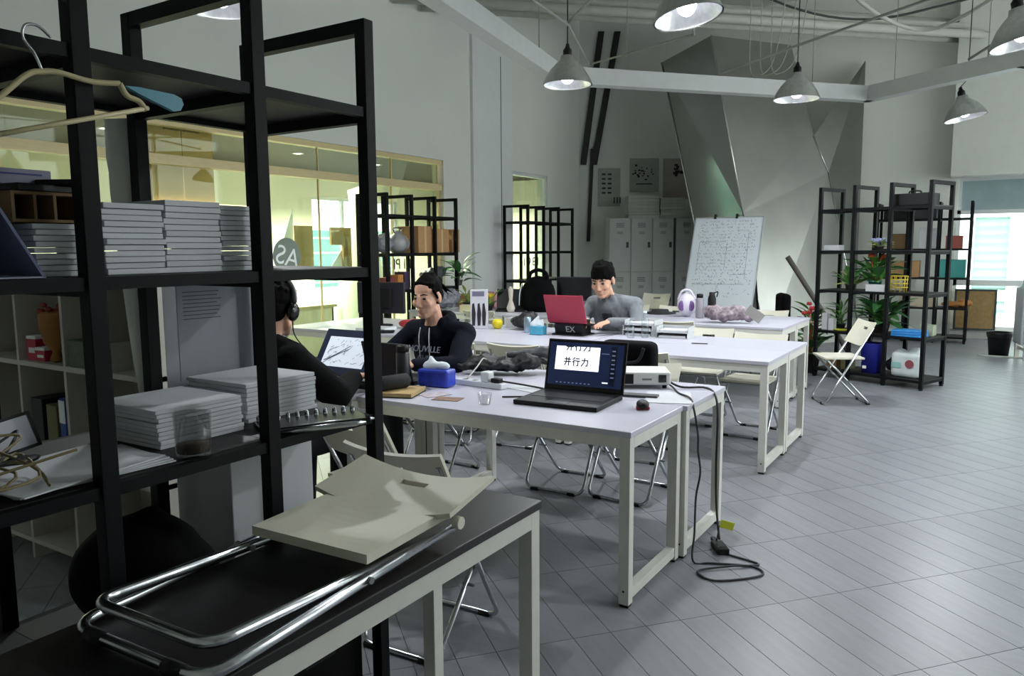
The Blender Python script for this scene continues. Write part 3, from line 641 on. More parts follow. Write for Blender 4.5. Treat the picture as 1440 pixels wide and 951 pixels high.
# bouquet
t = thing('wrapped_bouquet', 'dried red bouquet wrapped in orange brown paper inside the white cabinet', 'bouquet', (-3.66, 1.84, .978))
MB().lathe([(.012, 0), (.03, .012), (.016, .05), (.05, .09), (.066, .16), (.066, .22), (.056, .24), (.05, .22), (.0, .16)], seg=14).build('paper_wrap', M('kraft_orange', '#9c6a35', .8, var=.15), t)
rnd = random.Random(4)
fl = MB().ell((0, 0, 0), (.016, .016, .012), u=8, v=5).mesh('flower', M('dried_red', '#8c3a2c', .8, var=.3, scale=40))
for k in range(18): o = link('flower', fl, t, (rnd.uniform(-.05, .05), rnd.uniform(-.05, .05), .22+rnd.uniform(0, .05)))
for k, (x, h, c, lb) in enumerate(((-3.83, .10, '#b3263f', 'red carton with white lettering block in the white cabinet'), (-3.755, .05, '#b3263f', 'smaller red carton beside the bouquet wrap'))):
    t = thing('red_carton', lb, 'carton', (x, 1.84+.0*k, .978), .1); MB().box(-.035, .035, -.03, .03, 0, h, bev=.002).build('body', M('red_carton_card', c, .5), t); MB().box(-.02, .025, -.0311, -.0302, h*.35, h*.6).build('print', fwh, t); MB().box(-.036, .036, -.031, .031, h, h+.015, bev=.002).build('lid', fwh, t)
tag(MB().box(-.06, .06, -.05, .05, 0, .12, bev=.004).build('green_tin', M('green_tin', '#2c4a2a', .35, var=.3, scale=25), None, (-3.40, 1.84, .978), .05), 'square green tin at the end of the cabinet shelf', 'tin')
tag(MB().lathe([(.02, 0), (.022, .06), (.012, .075), (.012, .09)], seg=14).build('white_bottle', fwh, None, (-3.535, 1.83, .978)), 'small white bottle between the bouquet and the green tin', 'bottle')
for k, (x, c, lb, wd, h) in enumerate(((-3.555, '#2b4a9c', 'blue and white box file leaning in the cabinet lower bay', .05, .30), (-3.65, '#6d6b42', 'olive cardboard file in the cabinet lower bay', .09, .26), (-3.78, '#1a1a1c', 'black file at the end of the cabinet lower bay', .1, .28))):
    t = thing('box_file', lb, 'file', (x, 1.91, .523), 0); MB().box(-wd/2, wd/2, -.12, .12, 0, h, bev=.003).build('body', M('file_%d' % k, c, .6), t)
    if k == 0: MB().box(-wd/2-.0, wd/2, -.1215, -.1205, h*.62, h*.97).build('label', fwh, t); MB().box(-wd/2, wd/2, -.1215, -.1205, .02, h*.3).build('label', fwh, t)
# ================================================================== PEOPLE
def head_T(c, yaw, pitch, s, roll=0):
    return Matrix.Translation(c) @ Matrix.Rotation(yaw, 4, 'Z') @ Matrix.Rotation(pitch, 4, 'X') @ Matrix.Rotation(roll, 4, 'Y') @ Matrix.Scale(s, 4)
def add_head(mb, T):
    mb.ell((0, -.012, .035), (.074, .094, .088), T)
    mb.ell((0, .028, -.015), (.066, .068, .085), T)
    mb.ell((0, .030, -.065), (.055, .060, .055), T)
    mb.cap((-.012, .073, -.098), (.012, .073, -.098), .02, .02, T)
    for s in (-1, 1):
        mb.cap((s*.05, .02, -.075), (s*.014, .07, -.10), .022, .02, T)
        mb.ell((s*.04, .068, -.025), (.024, .022, .024), T)
        mb.ell((s*.076, -.008, -.012), (.010, .022, .034), T)
        mb.ell((s*.009, .099, -.036), (.009, .010, .008), T)
    mb.cap((0, .092, .018), (0, .110, -.028), .008, .012, T)
    mb.ell((0, .089, -.060), (.024, .010, .006), T); mb.ell((0, .086, -.071), (.021, .011, .008), T)
def add_hand(mb, w, d, n, s=1, thumb=1, curl=.5):
    # w wrist, d finger direction, n back-of-hand normal
    w = Vector(w); d = Vector(d).normalized(); n = Vector(n); n = (n-d*n.dot(d)).normalized(); x = d.cross(n)*thumb
    for k in (-1.5, -.5, .5, 1.5): mb.cap(w+x*k*.012*s+d*.012*s, w+d*.085*s+x*k*.019*s, .014*s, .011*s, seg=8)
    for k, ln in zip((1.5, .5, -.5, -1.5), (.072, .082, .076, .058)):
        p = w+d*.088*s+x*k*.020*s; dirv = d.copy()
        for j, fr in enumerate((.45, .32, .23)):
            dirv = (dirv-n*curl*(.35+.35*j)).normalized(); q = p+dirv*ln*fr*s; mb.cap(p, q, (.0095-.001*j)*s, (.0088-.001*j)*s, seg=8); p = q
    p = w+d*.03*s+x*.028*s; dirv = (d*.7+x*.6-n*.25).normalized()
    for j, ln in enumerate((.04, .03, .024)): q = p+dirv*ln*s; mb.cap(p, q, (.012-.0012*j)*s, (.011-.0012*j)*s, seg=8); p = q; dirv = (dirv+d*.35-n*.1).normalized()
def limb(mb, pts, rad):
    for a, b, ra, rb in zip(pts[:-1], pts[1:], rad[:-1], rad[1:]): mb.cap(a, b, ra, rb)
def person(label, loc, rz, J, top_m, leg_m, hair_fn, shoe_m, hood=False, jacket=False, e=.016):
    t = thing('person', label, 'person', loc, rz)
    HT = head_T(J['head'], J['hyaw'], J['hpitch'], J.get('hs', 1), J.get('hroll', 0))
    P = {k: Vector(v) for k, v in J.items() if isinstance(v, tuple)}
    b = MB(); add_head(b, HT)
    b.cap(HT @ Vector((0, -.025, -.06)), P['neck'], .052, .058)
    b.cap(P['pelvis'], P['chest'], .11, .12); b.cap(P['chest'], P['neck'], .11, .07)
    for s in 'rl':
        b.cap(P['sh'+s], P['neck'], .05, .05); limb(b, [P['sh'+s], P['el'+s], P['wr'+s]], [.048, .038, .026])
        add_hand(b, P['wr'+s], P['hd'+s], J.get('hn'+s, (0, 0, 1)), 1.0, 1 if s == 'l' else -1, J.get('curl', .5))
        limb(b, [P['hip'+s], P['kn'+s], P['an'+s]], [.075, .055, .036]); b.cap(P['an'+s], P['an'+s]+Vector((0, .12, -.045)), .035, .028)
    body = remesh(b.build('body', skin, t), .0052, 4)
    # upper garment
    g = MB()
    sx = Vector((.085, 0, 0))
    g.cap(P['pelvis']-sx+Vector((0, 0, .02)), P['chest']-sx*1.1, .105+e, .10+e); g.cap(P['pelvis']+sx+Vector((0, 0, .02)), P['chest']+sx*1.1, .105+e, .10+e)
    g.cap(P['chest']-sx, P['neck']+Vector((-.05, -.01, -.05)), .105+e, .055+e); g.cap(P['chest']+sx, P['neck']+Vector((.05, -.01, -.05)), .105+e, .055+e)
    g.cap(P['pelvis']+Vector((0, .02, .02)), P['chest']+Vector((0, .02, 0)), .115+e, .115+e); g.cap(P['chest']+Vector((0, .02, 0)), P['neck']+Vector((0, .01, -.06)), .115+e, .07+e)
    for s in 'rl':
        g.cap(P['sh'+s], P['neck']+Vector((0, 0, -.02)), .06+e, .055+e); g.cap(P['sh'+s], P['chest'], .06+e, .09+e)
        wr = P['wr'+s]; el = P['el'+s]; limb(g, [P['sh'+s], el, el+(wr-el)*.92], [.052+e, .042+e, .032+e*.6])
        mid = el+(wr-el)*.85; g.cap(mid, el+(wr-el)*.93, .043, .040)
    if hood:
        hb = P['neck']+Vector((0, -.055, .01))
        for a in range(-5, 6):
            an = a/5*2.3; p = hb+Vector((.085*math.sin(an), -.02+.09*(1-math.cos(an))*.75-.03, .045*math.cos(an*.6)-.01)); g.cap(p, p+Vector((0, 0, .015)), .04, .034)
    else:
        for a in range(12):
            an = a/12*2*PI; p = P['neck']+Vector((.06*math.sin(an), .06*math.cos(an)-.005, .02-.012*math.cos(an))); g.cap(p, p+Vector((0, 0, .006)), .018, .015)
    if jacket:
        for s in (-1, 1):
            p0 = P['neck']+Vector((s*.055, .045, .01)); p1 = P['chest']+Vector((s*.07, .125, -.02)); p2 = P['pelvis']+Vector((s*.10, .14, .06)); g.cap(p0, p1, .03, .028); g.cap(p1, p2, .028, .03)
    g_ = remesh(g.build('hoodie' if hood else 'jacket' if jacket else 'jumper', top_m, t), .0095, 6)
    lg = MB()
    lg.cap(P['hipl']+Vector((.02, 0, .02)), P['hipr']+Vector((-.02, 0, .02)), .115, .115)
    for s in 'rl': limb(lg, [P['hip'+s], P['kn'+s], P['an'+s]+Vector((0, 0, .02))], [.095, .07, .052])
    remesh(lg.build('trousers', leg_m, t), .012, 5)
    for s in 'rl':
        sh = MB(); a = P['an'+s]; z0 = a.z-.075
        sh.box(a.x-.042, a.x+.042, a.y-.06, a.y+.20, 0.0, .025, bev=.01).cap((a.x, a.y-.01, .06), (a.x, a.y+.13, .045), .045, .04)
        remesh(sh.build('shoe', shoe_m, t), .009, 3)
    # face details
    for s in (-1, 1):
        MB().ell((s*.031, .0845, .007), (.0125, .008, .0062), HT).build('eye', M('dark_eye', '#1a1210', .15), t)
        MB().tube([HT @ Vector(p) for p in ((s*.013, .094, .029), (s*.032, .090, .034), (s*.053, .076, .028))], [.0036, .0048, .0026], 6).build('eyebrow', hairm, t)
    MB().tube([HT @ Vector(p) for p in ((-.024, .086, -.0655), (0, .0985, -.065), (.024, .086, -.0655))], [.001, .0022, .001], 6).build('mouth', M('lip', '#8a4f48', .5), t)
    h = MB(); hair_fn(h, HT); remesh(h.build('hair', hairm, t), .006, 2)
    return t, HT, P
def hair_tied(h, T):
    h.ell((0, -.022, .048), (.079, .094, .082), T); h.ell((0, -.045, .0), (.076, .07, .075), T)
    for k in range(9):
        a = -1.25+2.5*k/8; h.cap((math.sin(a)*.066, .002+.058*math.cos(a), .098-.016*abs(a)), (math.sin(a)*.03, -.05, .122), .009, .013, T)
    for s in (-1, 1): h.cap((s*.074, .035, .045), (s*.077, .012, -.005), .010, .008, T)
    h.cap((0, -.115, .05), (0, -.135, .06), .032, .03, T)
    rnd = random.Random(2)
    for k in range(8): h.cap((-.02+.005*k, -.13, .05), (-.06+rnd.uniform(-.05, .05), -.16, .0+rnd.uniform(-.05, .03)), .008, .003, T)
def hair_short(h, T):
    h.ell((0, -.025, .045), (.083, .101, .090), T); h.ell((0, -.05, -.01), (.075, .065, .07), T)
    rnd = random.Random(5)
    for k in range(26):
        a = rnd.uniform(0, 2*PI); q = rnd.uniform(.2, 1); p = Vector((math.sin(a)*.075*q, -.025+math.cos(a)*.09*q, .045+.088*math.sqrt(1-q*q*.9))); h.cap(p, p+Vector((rnd.uniform(-.02, .02), rnd.uniform(-.02, .02), .012)), .016, .006, T)
def hair_fringe(h, T):
    h.ell((0, -.02, .046), (.086, .101, .084), T); h.ell((0, -.05, .0), (.080, .07, .075), T)
    rnd = random.Random(8)
    for k in range(19):
        a = -1.9+3.8*k/18; p = Vector((math.sin(a)*.05, -.012+.06*math.cos(a), .112)); q = Vector((math.sin(a)*.078, .0+.090*math.cos(a), .040+rnd.uniform(-.012, .014))); h.cap(p, q, .016, .005, T)
    for k in range(20):
        a = rnd.uniform(0, 2*PI); q = rnd.uniform(.1, .9); p = Vector((math.sin(a)*.08*q, -.02+math.cos(a)*.095*q, .046+.078*math.sqrt(1-q*q))); h.cap(p, p+Vector((rnd.uniform(-.02, .02), rnd.uniform(-.02, .02), .01)), .018, .006, T)
navy = M('navy_fleece', '#10131f', .95, spec=.2, var=.12, scale=12, bump=.25, bscale=70)
blk = M('black_knit', '#050506', .95, spec=.15, var=.15, bump=.2, bscale=90)
greyj = M('grey_wool', '#74787e', .9, var=.14, scale=20, bump=.3, bscale=80)
darkj = M('dark_trousers', '#14151a', .85, var=.15)
shoe = M('dark_shoe', '#1c1b1b', .6)
# hooded person
pa, HT, P = person('person in a dark navy hoodie with tied black hair leaning over the table', (-3.02, 4.0, 0), PI, dict(
    head=(-.045, .27, 1.195), hyaw=.10, hpitch=-.2, hs=1.05, pelvis=(0, -.02, .56), chest=(-.02, .10, .84), neck=(-.035, .185, 1.005),
    shr=(.185, .12, .955), shl=(-.215, .12, .955), elr=(.27, .33, .80), ell=(-.30, .33, .79), wrr=(.03, .545, .815), wrl=(-.15, .555, .81),
    hdr=(-.5, .8, -.12), hdl=(.35, .85, -.1), hipr=(.09, .0, .53), hipl=(-.09, .0, .53), knr=(.14, .42, .52), knl=(-.14, .42, .52), anr=(.13, .40, .09), anl=(-.13, .40, .09), curl=.45),
    navy, darkj, hair_tied, shoe, hood=True)
strm = M('white_cord', '#c9c9c9', .7)
for s in (-1, 1): MB().tube(smooth([(-.03+s*.035, .285, 1.00), (-.03+s*.04, .296, .93), (-.03+s*.037, .288, .80)]), .0035, 6).build('drawstring', strm, pa)
tx = text_mesh('NOUVILLE', .055, 'chest_print', M('faded_print', '#7e8290', .9), pa, Matrix.Translation((-.025, .292, .865)) @ Matrix.Rotation(PI, 4, 'Z') @ Matrix.Rotation(math.radians(72), 4, 'X'), .002)
tx = text_mesh('CULT', .05, 'chest_print', M('faded_print', ''), pa, Matrix.Translation((-.025, .280, .805)) @ Matrix.Rotation(PI, 4, 'Z') @ Matrix.Rotation(math.radians(76), 4, 'X'), .002)
# headphones person
pb, HT, P = person('person in black with over-ear headphones seen from behind drawing on a tablet', (-2.99, 2.42, 0), 0, dict(
    head=(.02, .13, 1.20), hyaw=.22, hpitch=-.25, hs=1.04, pelvis=(0, -.05, .56), chest=(0, .03, .86), neck=(.01, .07, 1.03),
    shr=(.20, .04, .97), shl=(-.20, .04, .97), elr=(.33, .20, .79), ell=(-.30, .25, .79), wrr=(.16, .50, .815), wrl=(-.12, .50, .80),
    hdr=(-.45, .9, .05), hdl=(.3, .9, -.1), hipr=(.09, 0, .53), hipl=(-.09, 0, .53), knr=(.14, .42, .52), knl=(-.14, .42, .52), anr=(.13, .40, .09), anl=(-.13, .40, .09), curl=.7),
    blk, darkj, hair_short, shoe, e=.032)
hb = MB(); hb.tube([HT @ Vector((.097*math.cos(a), -.01, .03+.118*math.sin(a))) for a in [PI*i/16 for i in range(17)]], .011, 8); hb.build('headphone_band', M('headphone_grey', '#55585c', .35), pb)
for s in (-1, 1): MB().ell((s*.092, -.008, -.012), (.024, .038, .046), HT).build('headphone_cup', black_gl, pb)
MB().tube(smooth([HT @ Vector((.09, 0, -.055)), HT @ Vector((.09, .03, -.12)), Vector((.16, .2, .98)), Vector((.2, .35, .85))]), .003, 6).build('headphone_lead', blackp, pb)
# grey jacket person
pc, HT, P = person('person in a grey jacket looking down at the red laptop', (-2.86, 6.40, 0), PI, dict(
    head=(0, .40, 1.215), hyaw=.08, hpitch=-.42, hs=1.2, pelvis=(0, 0, .56), chest=(0, .13, .88), neck=(0, .28, 1.045),
    shr=(.20, .16, .985), shl=(-.20, .16, .985), elr=(.27, .28, .83), ell=(-.28, .28, .83), wrr=(.10, .50, .86), wrl=(-.10, .50, .86),
    hdr=(-.2, .9, -.1), hdl=(.2, .9, -.1), hipr=(.09, .02, .53), hipl=(-.09, .02, .53), knr=(.14, .40, .52), knl=(-.14, .40, .52), anr=(.13, .36, .09), anl=(-.13, .36, .09)),
    greyj, darkj, hair_fringe, shoe, jacket=True)
MB().ell((0, .30, .945), (.055, .04, .12)).build('undershirt', M('dark_shirt', '#22242c', .9), pc)
# ================================================================== ITEMS ON THE NEAR TABLES
TZ = .751
scr_navy = M('screen_navy', '#1c2748', .25, var=.05, emit=.35); scr_white = M('screen_white', '#eef2ff', .3, var=.01, emit=1.0); scr_ink = M('screen_ink', '#101014', .4); scr_ui = M('screen_ui', '#7f8cb0', .3, emit=.3)
def laptop(label, loc, rz, wd=.40, dp=.27, lid_h=.26, ang=100, lid_m=blackp, name='laptop', base=True):
    # local: hinge at y=0, user side at -y
    t = thing(name, label, 'laptop', loc, rz)
    if base:
        MB().box(-wd/2, wd/2, -dp, 0, 0, .022, bev=.004).build('base', blackp, t)
        MB().box(-wd/2+.03, wd/2-.03, -dp+.13, -.02, .0221, .0235).build('keyboard', M('keyboard_black', '#1b1b1e', .5, var=.5, scale=120), t)
        MB().box(-.05, .05, -dp+.02, -dp+.10, .0221, .0226).build('touchpad', M('touchpad', '#232327', .3), t)
    T = Matrix.Translation((0, .002, .02)) @ Matrix.Rotation(math.radians(90-ang), 4, 'X')
    MB().box(-wd/2, wd/2, 0, .012, 0, lid_h, T, bev=.004).build('lid', lid_m, t)
    MB().box(-wd/2+.008, wd/2-.008, -.0015, -.0002, .008, lid_h-.006, T).build('bezel', black_gl, t)
    return t, T
lt, T = laptop('large black laptop showing three big characters on its lit screen', (-1.715, 3.37, TZ), .06, .43, .33, .262, 104)
def scr(x0, x1, z0, z1, m, name, off=.0022, par=lt, TT=T): return MB().box(x0, x1, -off-.0004, -off, z0, z1, TT).build(name, m, par)
scr(-.20, .20, .028, .245, scr_navy, 'screen', .0016)
scr(-.165, .075, .105, .226, scr_white, 'document', .0022)
scr(.135, .165, .04, .235, M('screen_dark', '#141b33', .3, emit=.1), 'panel', .002)
for k in range(7): scr(.140, .158, .21-.022*k, .216-.022*k, scr_ui, 'icon', .0026)
scr(.085, .125, .196, .199, scr_ui, 'icon', .0026); scr(.10, .13, .05, .056, scr_white, 'button', .0026)
for k in range(9): scr(-.15+.022*k, -.14+.022*k, .038, .043, scr_ui, 'icon', .0026)
CHARS = [  # strokes in a unit square for the three characters
  [((.28, .98), (.36, .84)), ((.72, .98), (.62, .84)), ((.12, .76), (.88, .76)), ((.05, .46), (.95, .46)), ((.36, .76), (.34, .40), (.14, .02)), ((.66, .76), (.66, .0))],
  [((.32, .98), (.08, .76)), ((.34, .70), (.06, .44)), ((.22, .52), (.22, .0)), ((.46, .86), (.92, .86)), ((.42, .58), (.98, .58)), ((.76, .58), (.76, .06), (.62, .03))],
  [((.10, .70), (.90, .70), (.86, .08), (.66, .05)), ((.48, .98), (.44, .50), (.10, .0))]]
def glyphs(x, z, s, zmax, par, TT, off):
    for c, strokes in enumerate(CHARS):
        mb = MB()
        for st in strokes:
            for (a, b) in zip(st[:-1], st[1:]):
                p = Vector((x+(a[0]+c*1.12)*s, 0, z+a[1]*s)); q = Vector((x+(b[0]+c*1.12)*s, 0, z+b[1]*s))
                if p.z > zmax and q.z > zmax: continue
                if p.z > zmax: p = q+(p-q)*((zmax-q.z)/(p.z-q.z))
                if q.z > zmax: q = p+(q-p)*((zmax-p.z)/(q.z-p.z))
                d = (q-p).normalized(); n = Vector((-d.z, 0, d.x))*s*.065; d = d*s*.04
                mb.prism([p-n-d, q-n+d, q+n+d, p+n-d], (0, -.0004, 0), TT @ Matrix.Translation((0, -off, 0)))
        if mb.v: mb.build('character', scr_ink, par)
glyphs(-.118, .128, .042, 9, lt, T, .0026); glyphs(-.112, .205, .042, .2255, lt, T, .0026)
t = thing('computer_mouse', 'black computer mouse with a red stripe beside the laptop', 'mouse', (-1.335, 3.235, TZ), .5)
MB().ell((0, 0, .022), (.030, .052, .021)).build('shell', blackp, t); MB().box(-.031, .031, -.02, .018, .0, .012, bev=.004).build('red_band', M('red_glow_strip', '#a3283a', .3), t); MB().tube([(0, .03, .03), (0, .045, .025)], .004, 8).build('wheel', rubber, t)
# projector
t = thing('projector', 'white projector on the far edge of the table behind the laptop', 'projector', (-1.585, 3.80, TZ), math.radians(28))
MB().box(-.15, .15, -.11, .11, .018, .088, bev=.012).build('body', M('projector_white', '#d8d7d2', .45), t)
MB().box(-.148, -.045, -.1125, -.108, .026, .078).build('vent', blackp, t); MB().box(.085, .125, -.1125, -.108, .034, .074).build('lens', black_gl, t); MB().box(-.0, .05, -.1115, -.109, .045, .055).build('badge', greym, t)
for x in (-.12, .12):
    for y in (-.08, .08): MB().cyl((x, y, 0), .012, .019, 10).build('foot', rubber, t)
tag(MB().box(-.11, .11, -.15, .15, 0, .002).build('paper_sheet', paper, None, (-1.33, 3.55, TZ), .35), 'white paper sheet lying beside the mouse under the cable', 'paper')
tag(MB().box(-.10, .10, -.03, .03, 0, .012, bev=.003).build('grey_tray', M('dark_grey_plastic', '#4a4c50', .5), None, (-1.47, 3.50, TZ), .2), 'flat grey plastic tray between the laptop and the paper sheet', 'tray')
tag(MB().box(-.12, .12, -.09, .09, 0, .002).build('paper_sheet', paper, None, (-2.03, 3.42, TZ), -.3), 'white paper sheet lying between the power strip and the laptop', 'paper')
tag(MB().tube([(-.07, 0, .004), (.07, 0, .004)], .004, 8).build('pencil', blackp, None, (-1.98, 3.17, TZ), .6), 'dark pencil lying beside the laptop base', 'pencil')
# power strip
t = thing('power_strip', 'white power strip with adapters lying on the laptop table', 'power strip', (-2.31, 3.335, TZ), -.08)
MB().box(-.16, .16, -.027, .027, 0, .03, bev=.005).build('body', M('strip_white', '#d4d8dd', .4), t)
for k in range(4): MB().box(-.12+.07*k, -.09+.07*k, -.014, .014, .0301, .0306).build('socket', greym, t)
MB().box(.02, .075, -.025, .025, .031, .085, bev=.006).build('adapter', winf, t); MB().box(.085, .14, -.02, .02, .031, .055, bev=.005).build('plug', blackp, t)
tag(MB().tube(smooth([(-2.185, 3.34, .79), (-2.08, 3.40, .77), (-1.98, 3.42, .758), (-1.93, 3.40, .757), (-1.925, 3.36, .757)]), .005, 8).build('power_cable', dk), 'black power cable running from the strip to the laptop', 'cable')
tag(MB().tube(smooth([(-2.40, 3.34, .785), (-2.43, 3.48, .83), (-2.46, 3.58, .86), (-2.49, 3.66, .84)]), .004, 8).build('power_cable', pw), 'white cable rising from the power strip to the jacket heap', 'cable')
# cables over the right edge of the projector table down to the floor
c1 = smooth([(-1.47, 3.79, .80), (-1.40, 3.78, .765), (-1.32, 3.66, .757), (-1.22, 3.55, .758), (-1.168, 3.46, .72), (-1.15, 3.47, .60), (-1.155, 3.49, .52), (-1.135, 3.47, .42), (-1.15, 3.46, .30), (-1.14, 3.42, .14), (-1.13, 3.38, .012), (-1.05, 3.42, .006), (-.88, 3.48, .006), (-.82, 3.40, .006), (-.98, 3.24, .006), (-1.08, 3.30, .006), (-.96, 3.42, .012), (-.86, 3.52, .006), (-1.02, 3.56, .006)])
tag(MB().tube(c1, .005, 8).build('power_cable', dk), 'black cable hanging off the projector table into a loose coil on the floor', 'cable')
c2 = smooth([(-1.46, 3.82, .80), (-1.36, 3.80, .762), (-1.24, 3.86, .758), (-1.165, 3.78, .73), (-1.14, 3.74, .62), (-1.145, 3.75, .40), (-1.13, 3.72, .2), (-1.10, 3.66, .10), (-1.08, 3.62, .05)])
tag(MB().tube(c2, .006, 8).build('power_cable', dk), 'black cable hanging straight down the table end to the floor adapter', 'cable')
t = thing('power_adapter', 'black power adapter with a yellow tag on the floor by the table leg', 'adapter', (-1.07, 3.60, 0), .6)
MB().box(-.03, .03, -.06, .06, 0, .032, bev=.006).build('body', blackp, t); MB().box(-.012, .012, .06, .12, .005, .028, bev=.004).build('plug', blackp, t)
MB().box(-.02, .05, .05, .054, .10, .14, Matrix.Rotation(.3, 4, 'Y')).build('tag', M('yellow_tag', '#c7cc2e', .6), t); MB().tube([(0, .052, .03), (.01, .052, .11)], .003, 6).build('lead', dk, t)
# speaker, notebook, cards, cup, tissue, bottle
t = thing('portable_speaker', 'black cylindrical speaker lying on the tan notebook', 'speaker', (-2.575, 2.935, TZ+.024), math.radians(-14))
MB().tube([(0, -.09, .037), (0, -.08, .037), (0, .08, .037), (0, .09, .037)], [.028, .037, .037, .028], 18).build('body', M('speaker_cloth', '#1f2023', .85, bump=.4, bscale=200), t); MB().tube([(0, .09, .037), (0, .093, .037)], .026, 16).build('end_cap', blackp, t)
t = thing('tan_notebook', 'tan kraft notebook under the black speaker', 'notebook', (-2.53, 2.955, TZ), .35)
MB().box(-.085, .085, -.11, .11, .003, .020, bev=.002).build('pages', M('kraft_paper', '#b39a6c', .8), t); MB().box(-.087, .087, -.112, .112, 0, .003).build('cover', blackp, t); MB().box(-.087, .087, -.112, .112, .020, .023).build('cover', M('kraft_cover', '#a98f60', .8, var=.1), t)
tag(MB().box(-.07, .07, -.045, .045, 0, .002).build('postcard', M('brown_print', '#8a6d5c', .6, var=.5, scale=30), None, (-2.25, 2.965, TZ), .25), 'brown printed postcard lying beside the notebook', 'card')
tag(MB().box(-.05, .05, -.07, .07, 0, .002).build('postcard', M('pale_print', '#b7adb5', .6, var=.3, scale=30), None, (-2.37, 3.02, TZ), -.4), 'pale printed card between the notebook and the brown postcard', 'card')
t = thing('plastic_cup', 'low clear plastic cup near the table front edge', 'cup', (-2.02, 2.95, TZ)); MB().lathe([(.026, 0), (.036, .055), (.034, .055), (.0245, .003), (0, .002)], seg=20).build('wall', GLASS('cup_plastic', '#fdfdfd', .04, .1), t)
t = thing('tissue_pack', 'blue tissue pack with a white tissue pulled out', 'tissues', (-2.52, 3.225, TZ), .12)
MB().box(-.095, .095, -.05, .05, 0, .095, bev=.014).build('pack', M('tissue_blue', '#2a3fb4', .35, var=.4, scale=18), t)
remesh(MB().ell((-.03, 0, .105), (.055, .03, .035)).ell((.03, .005, .11), (.05, .03, .025)).cap((-.02, 0, .11), (-.04, .01, .15), .03, .012).build('tissue', M('tissue_white', '#d5dde6', .8, bump=.4, bscale=40), t), .008, 2)
t = thing('black_flask', 'tall black flask standing beside the tissue pack', 'flask', (-2.628, 3.075, TZ)); MB().lathe([(.034, 0), (.036, .004), (.036, .19), (.030, .20)], seg=20).build('body', M('flask_black', '#232428', .4), t); MB().lathe([(.034, .2), (.034, .225), (.028, .232), (0, .232)], seg=20).build('cap', blackp, t)
tag(lumpy(remesh(MB().ell((0, 0, .04), (.20, .10, .045)).ell((-.12, .03, .05), (.12, .1, .05)).ell((.14, -.02, .06), (.10, .08, .06)).cap((.1, 0, .1), (.26, .02, .05), .03, .02).cap((-.2, -.03, .04), (-.28, .02, .03), .03, .02).build('jacket_heap', M('black_quilted', '#131317', .55, var=.3, bump=.8, bscale=28), None, (-2.42, 3.74, TZ+.013), .5), .014, 2), 0.07, 0.07), 'crumpled black jacket heap on the projector table', 'jacket')
tag(lumpy(remesh(MB().cap((-.12, -.03, .05), (.14, .06, .075), .03, .045).cap((.0, .0, .06), (.18, .02, .05), .03, .02).build('grey_pouch', M('grey_nylon', '#55565c', .5, bump=.5, bscale=50), None, (-2.30, 3.86, TZ+.05), .2), .01, 2), 0.03, 0.06), 'grey nylon pouch on top of the black jacket heap', 'pouch')
laptop('black laptop of the hooded person seen from its lid', (-2.80, 3.18, TZ), PI, .32, .21, .22, 105)
# drawing tablet of the headphones person
t = thing('drawing_tablet', 'dark blue drawing tablet screen showing an ink sketch', 'tablet', (-3.175, 3.12, TZ), 0)
T2 = Matrix.Translation((0, 0, .012)) @ Matrix.Rotation(math.radians(-32), 4, 'X')
MB().box(-.205, .205, 0, .016, 0, .30, T2, bev=.005).build('body', M('tablet_navy', '#15203a', .4), t)
MB().box(-.155, .175, -.0008, 0, .06, .25, T2).build('screen', M('tablet_screen', '#c7ced8', .3, emit=.45), t)
rnd = random.Random(9); sk = MB()
for k in range(46):
    p = Vector((-.14+.31*rnd.random(), -.0012, .075+.16*rnd.random())); a = rnd.gauss(.7, .5); l = rnd.uniform(.008, .035); d = Vector((math.cos(a), 0, math.sin(a)))
    p.x = max(-.15, min(.17, p.x)); n = Vector((-d.z, 0, d.x))*.0011; sk.prism([p-n, p+d*l-n, p+d*l+n, p+n], (0, -.0003, 0), T2)
for k in range(2):
    pts = [Vector((-.14+.17*i/8, -.0016, .075+.10*(i/8)**(.8+.4*k)+.02*k)) for i in range(9)]
    for p, q in zip(pts[:-1], pts[1:]): sk.prism([p+Vector((0, 0, -.003)), q+Vector((0, 0, -.003)), q+Vector((0, 0, .003)), p+Vector((0, 0, .003))], (0, -.0003, 0), T2)
stuff(sk.build('sketch', M('ink_blue', '#2e4258', .6), t))
for s in (-1, 1): MB().tube([(s*.15, .155, .23), (s*.15, .26, .006)], .008, 8).build('stand_leg', greym, t)
tag(MB().tube([(0, 0, 0), (.03, .09, .09), (.036, .11, .115)], [.002, .005, .005], 8).build('stylus', M('stylus_white', '#cfcfd0', .4), None, (-2.90, 3.07, TZ+.03)), 'white stylus held at the drawing tablet', 'stylus')
# black bag on the chair behind the projector
t = thing('black_bag', 'black shoulder bag standing on the chair behind the projector', 'bag', (-1.80, 4.14, .455), .05)
remesh(MB().box(-.17, .17, -.07, .07, 0, .49, bev=.04).build('body', M('black_nylon', ''), t), .012, 3); MB().tube(smooth([(-.12, -.08, .46), (-.08, -.1, .38), (.08, -.1, .38), (.12, -.08, .46)]), .010, 8).build('strap', blackp, t)
t = thing('black_keyboard', 'black keyboard lying behind the flask', 'keyboard', (-2.87, 3.00, TZ), .1); MB().box(-.10, .10, -.055, .055, 0, .016, bev=.003).build('body', blackp, t)
for i in range(9):
    for j in range(4): MB().box(-.092+.0205*i, -.075+.0205*i, -.045+.0235*j, -.026+.0235*j, .016, .021).build('key', M('keycap', '#26262a', .5), t)
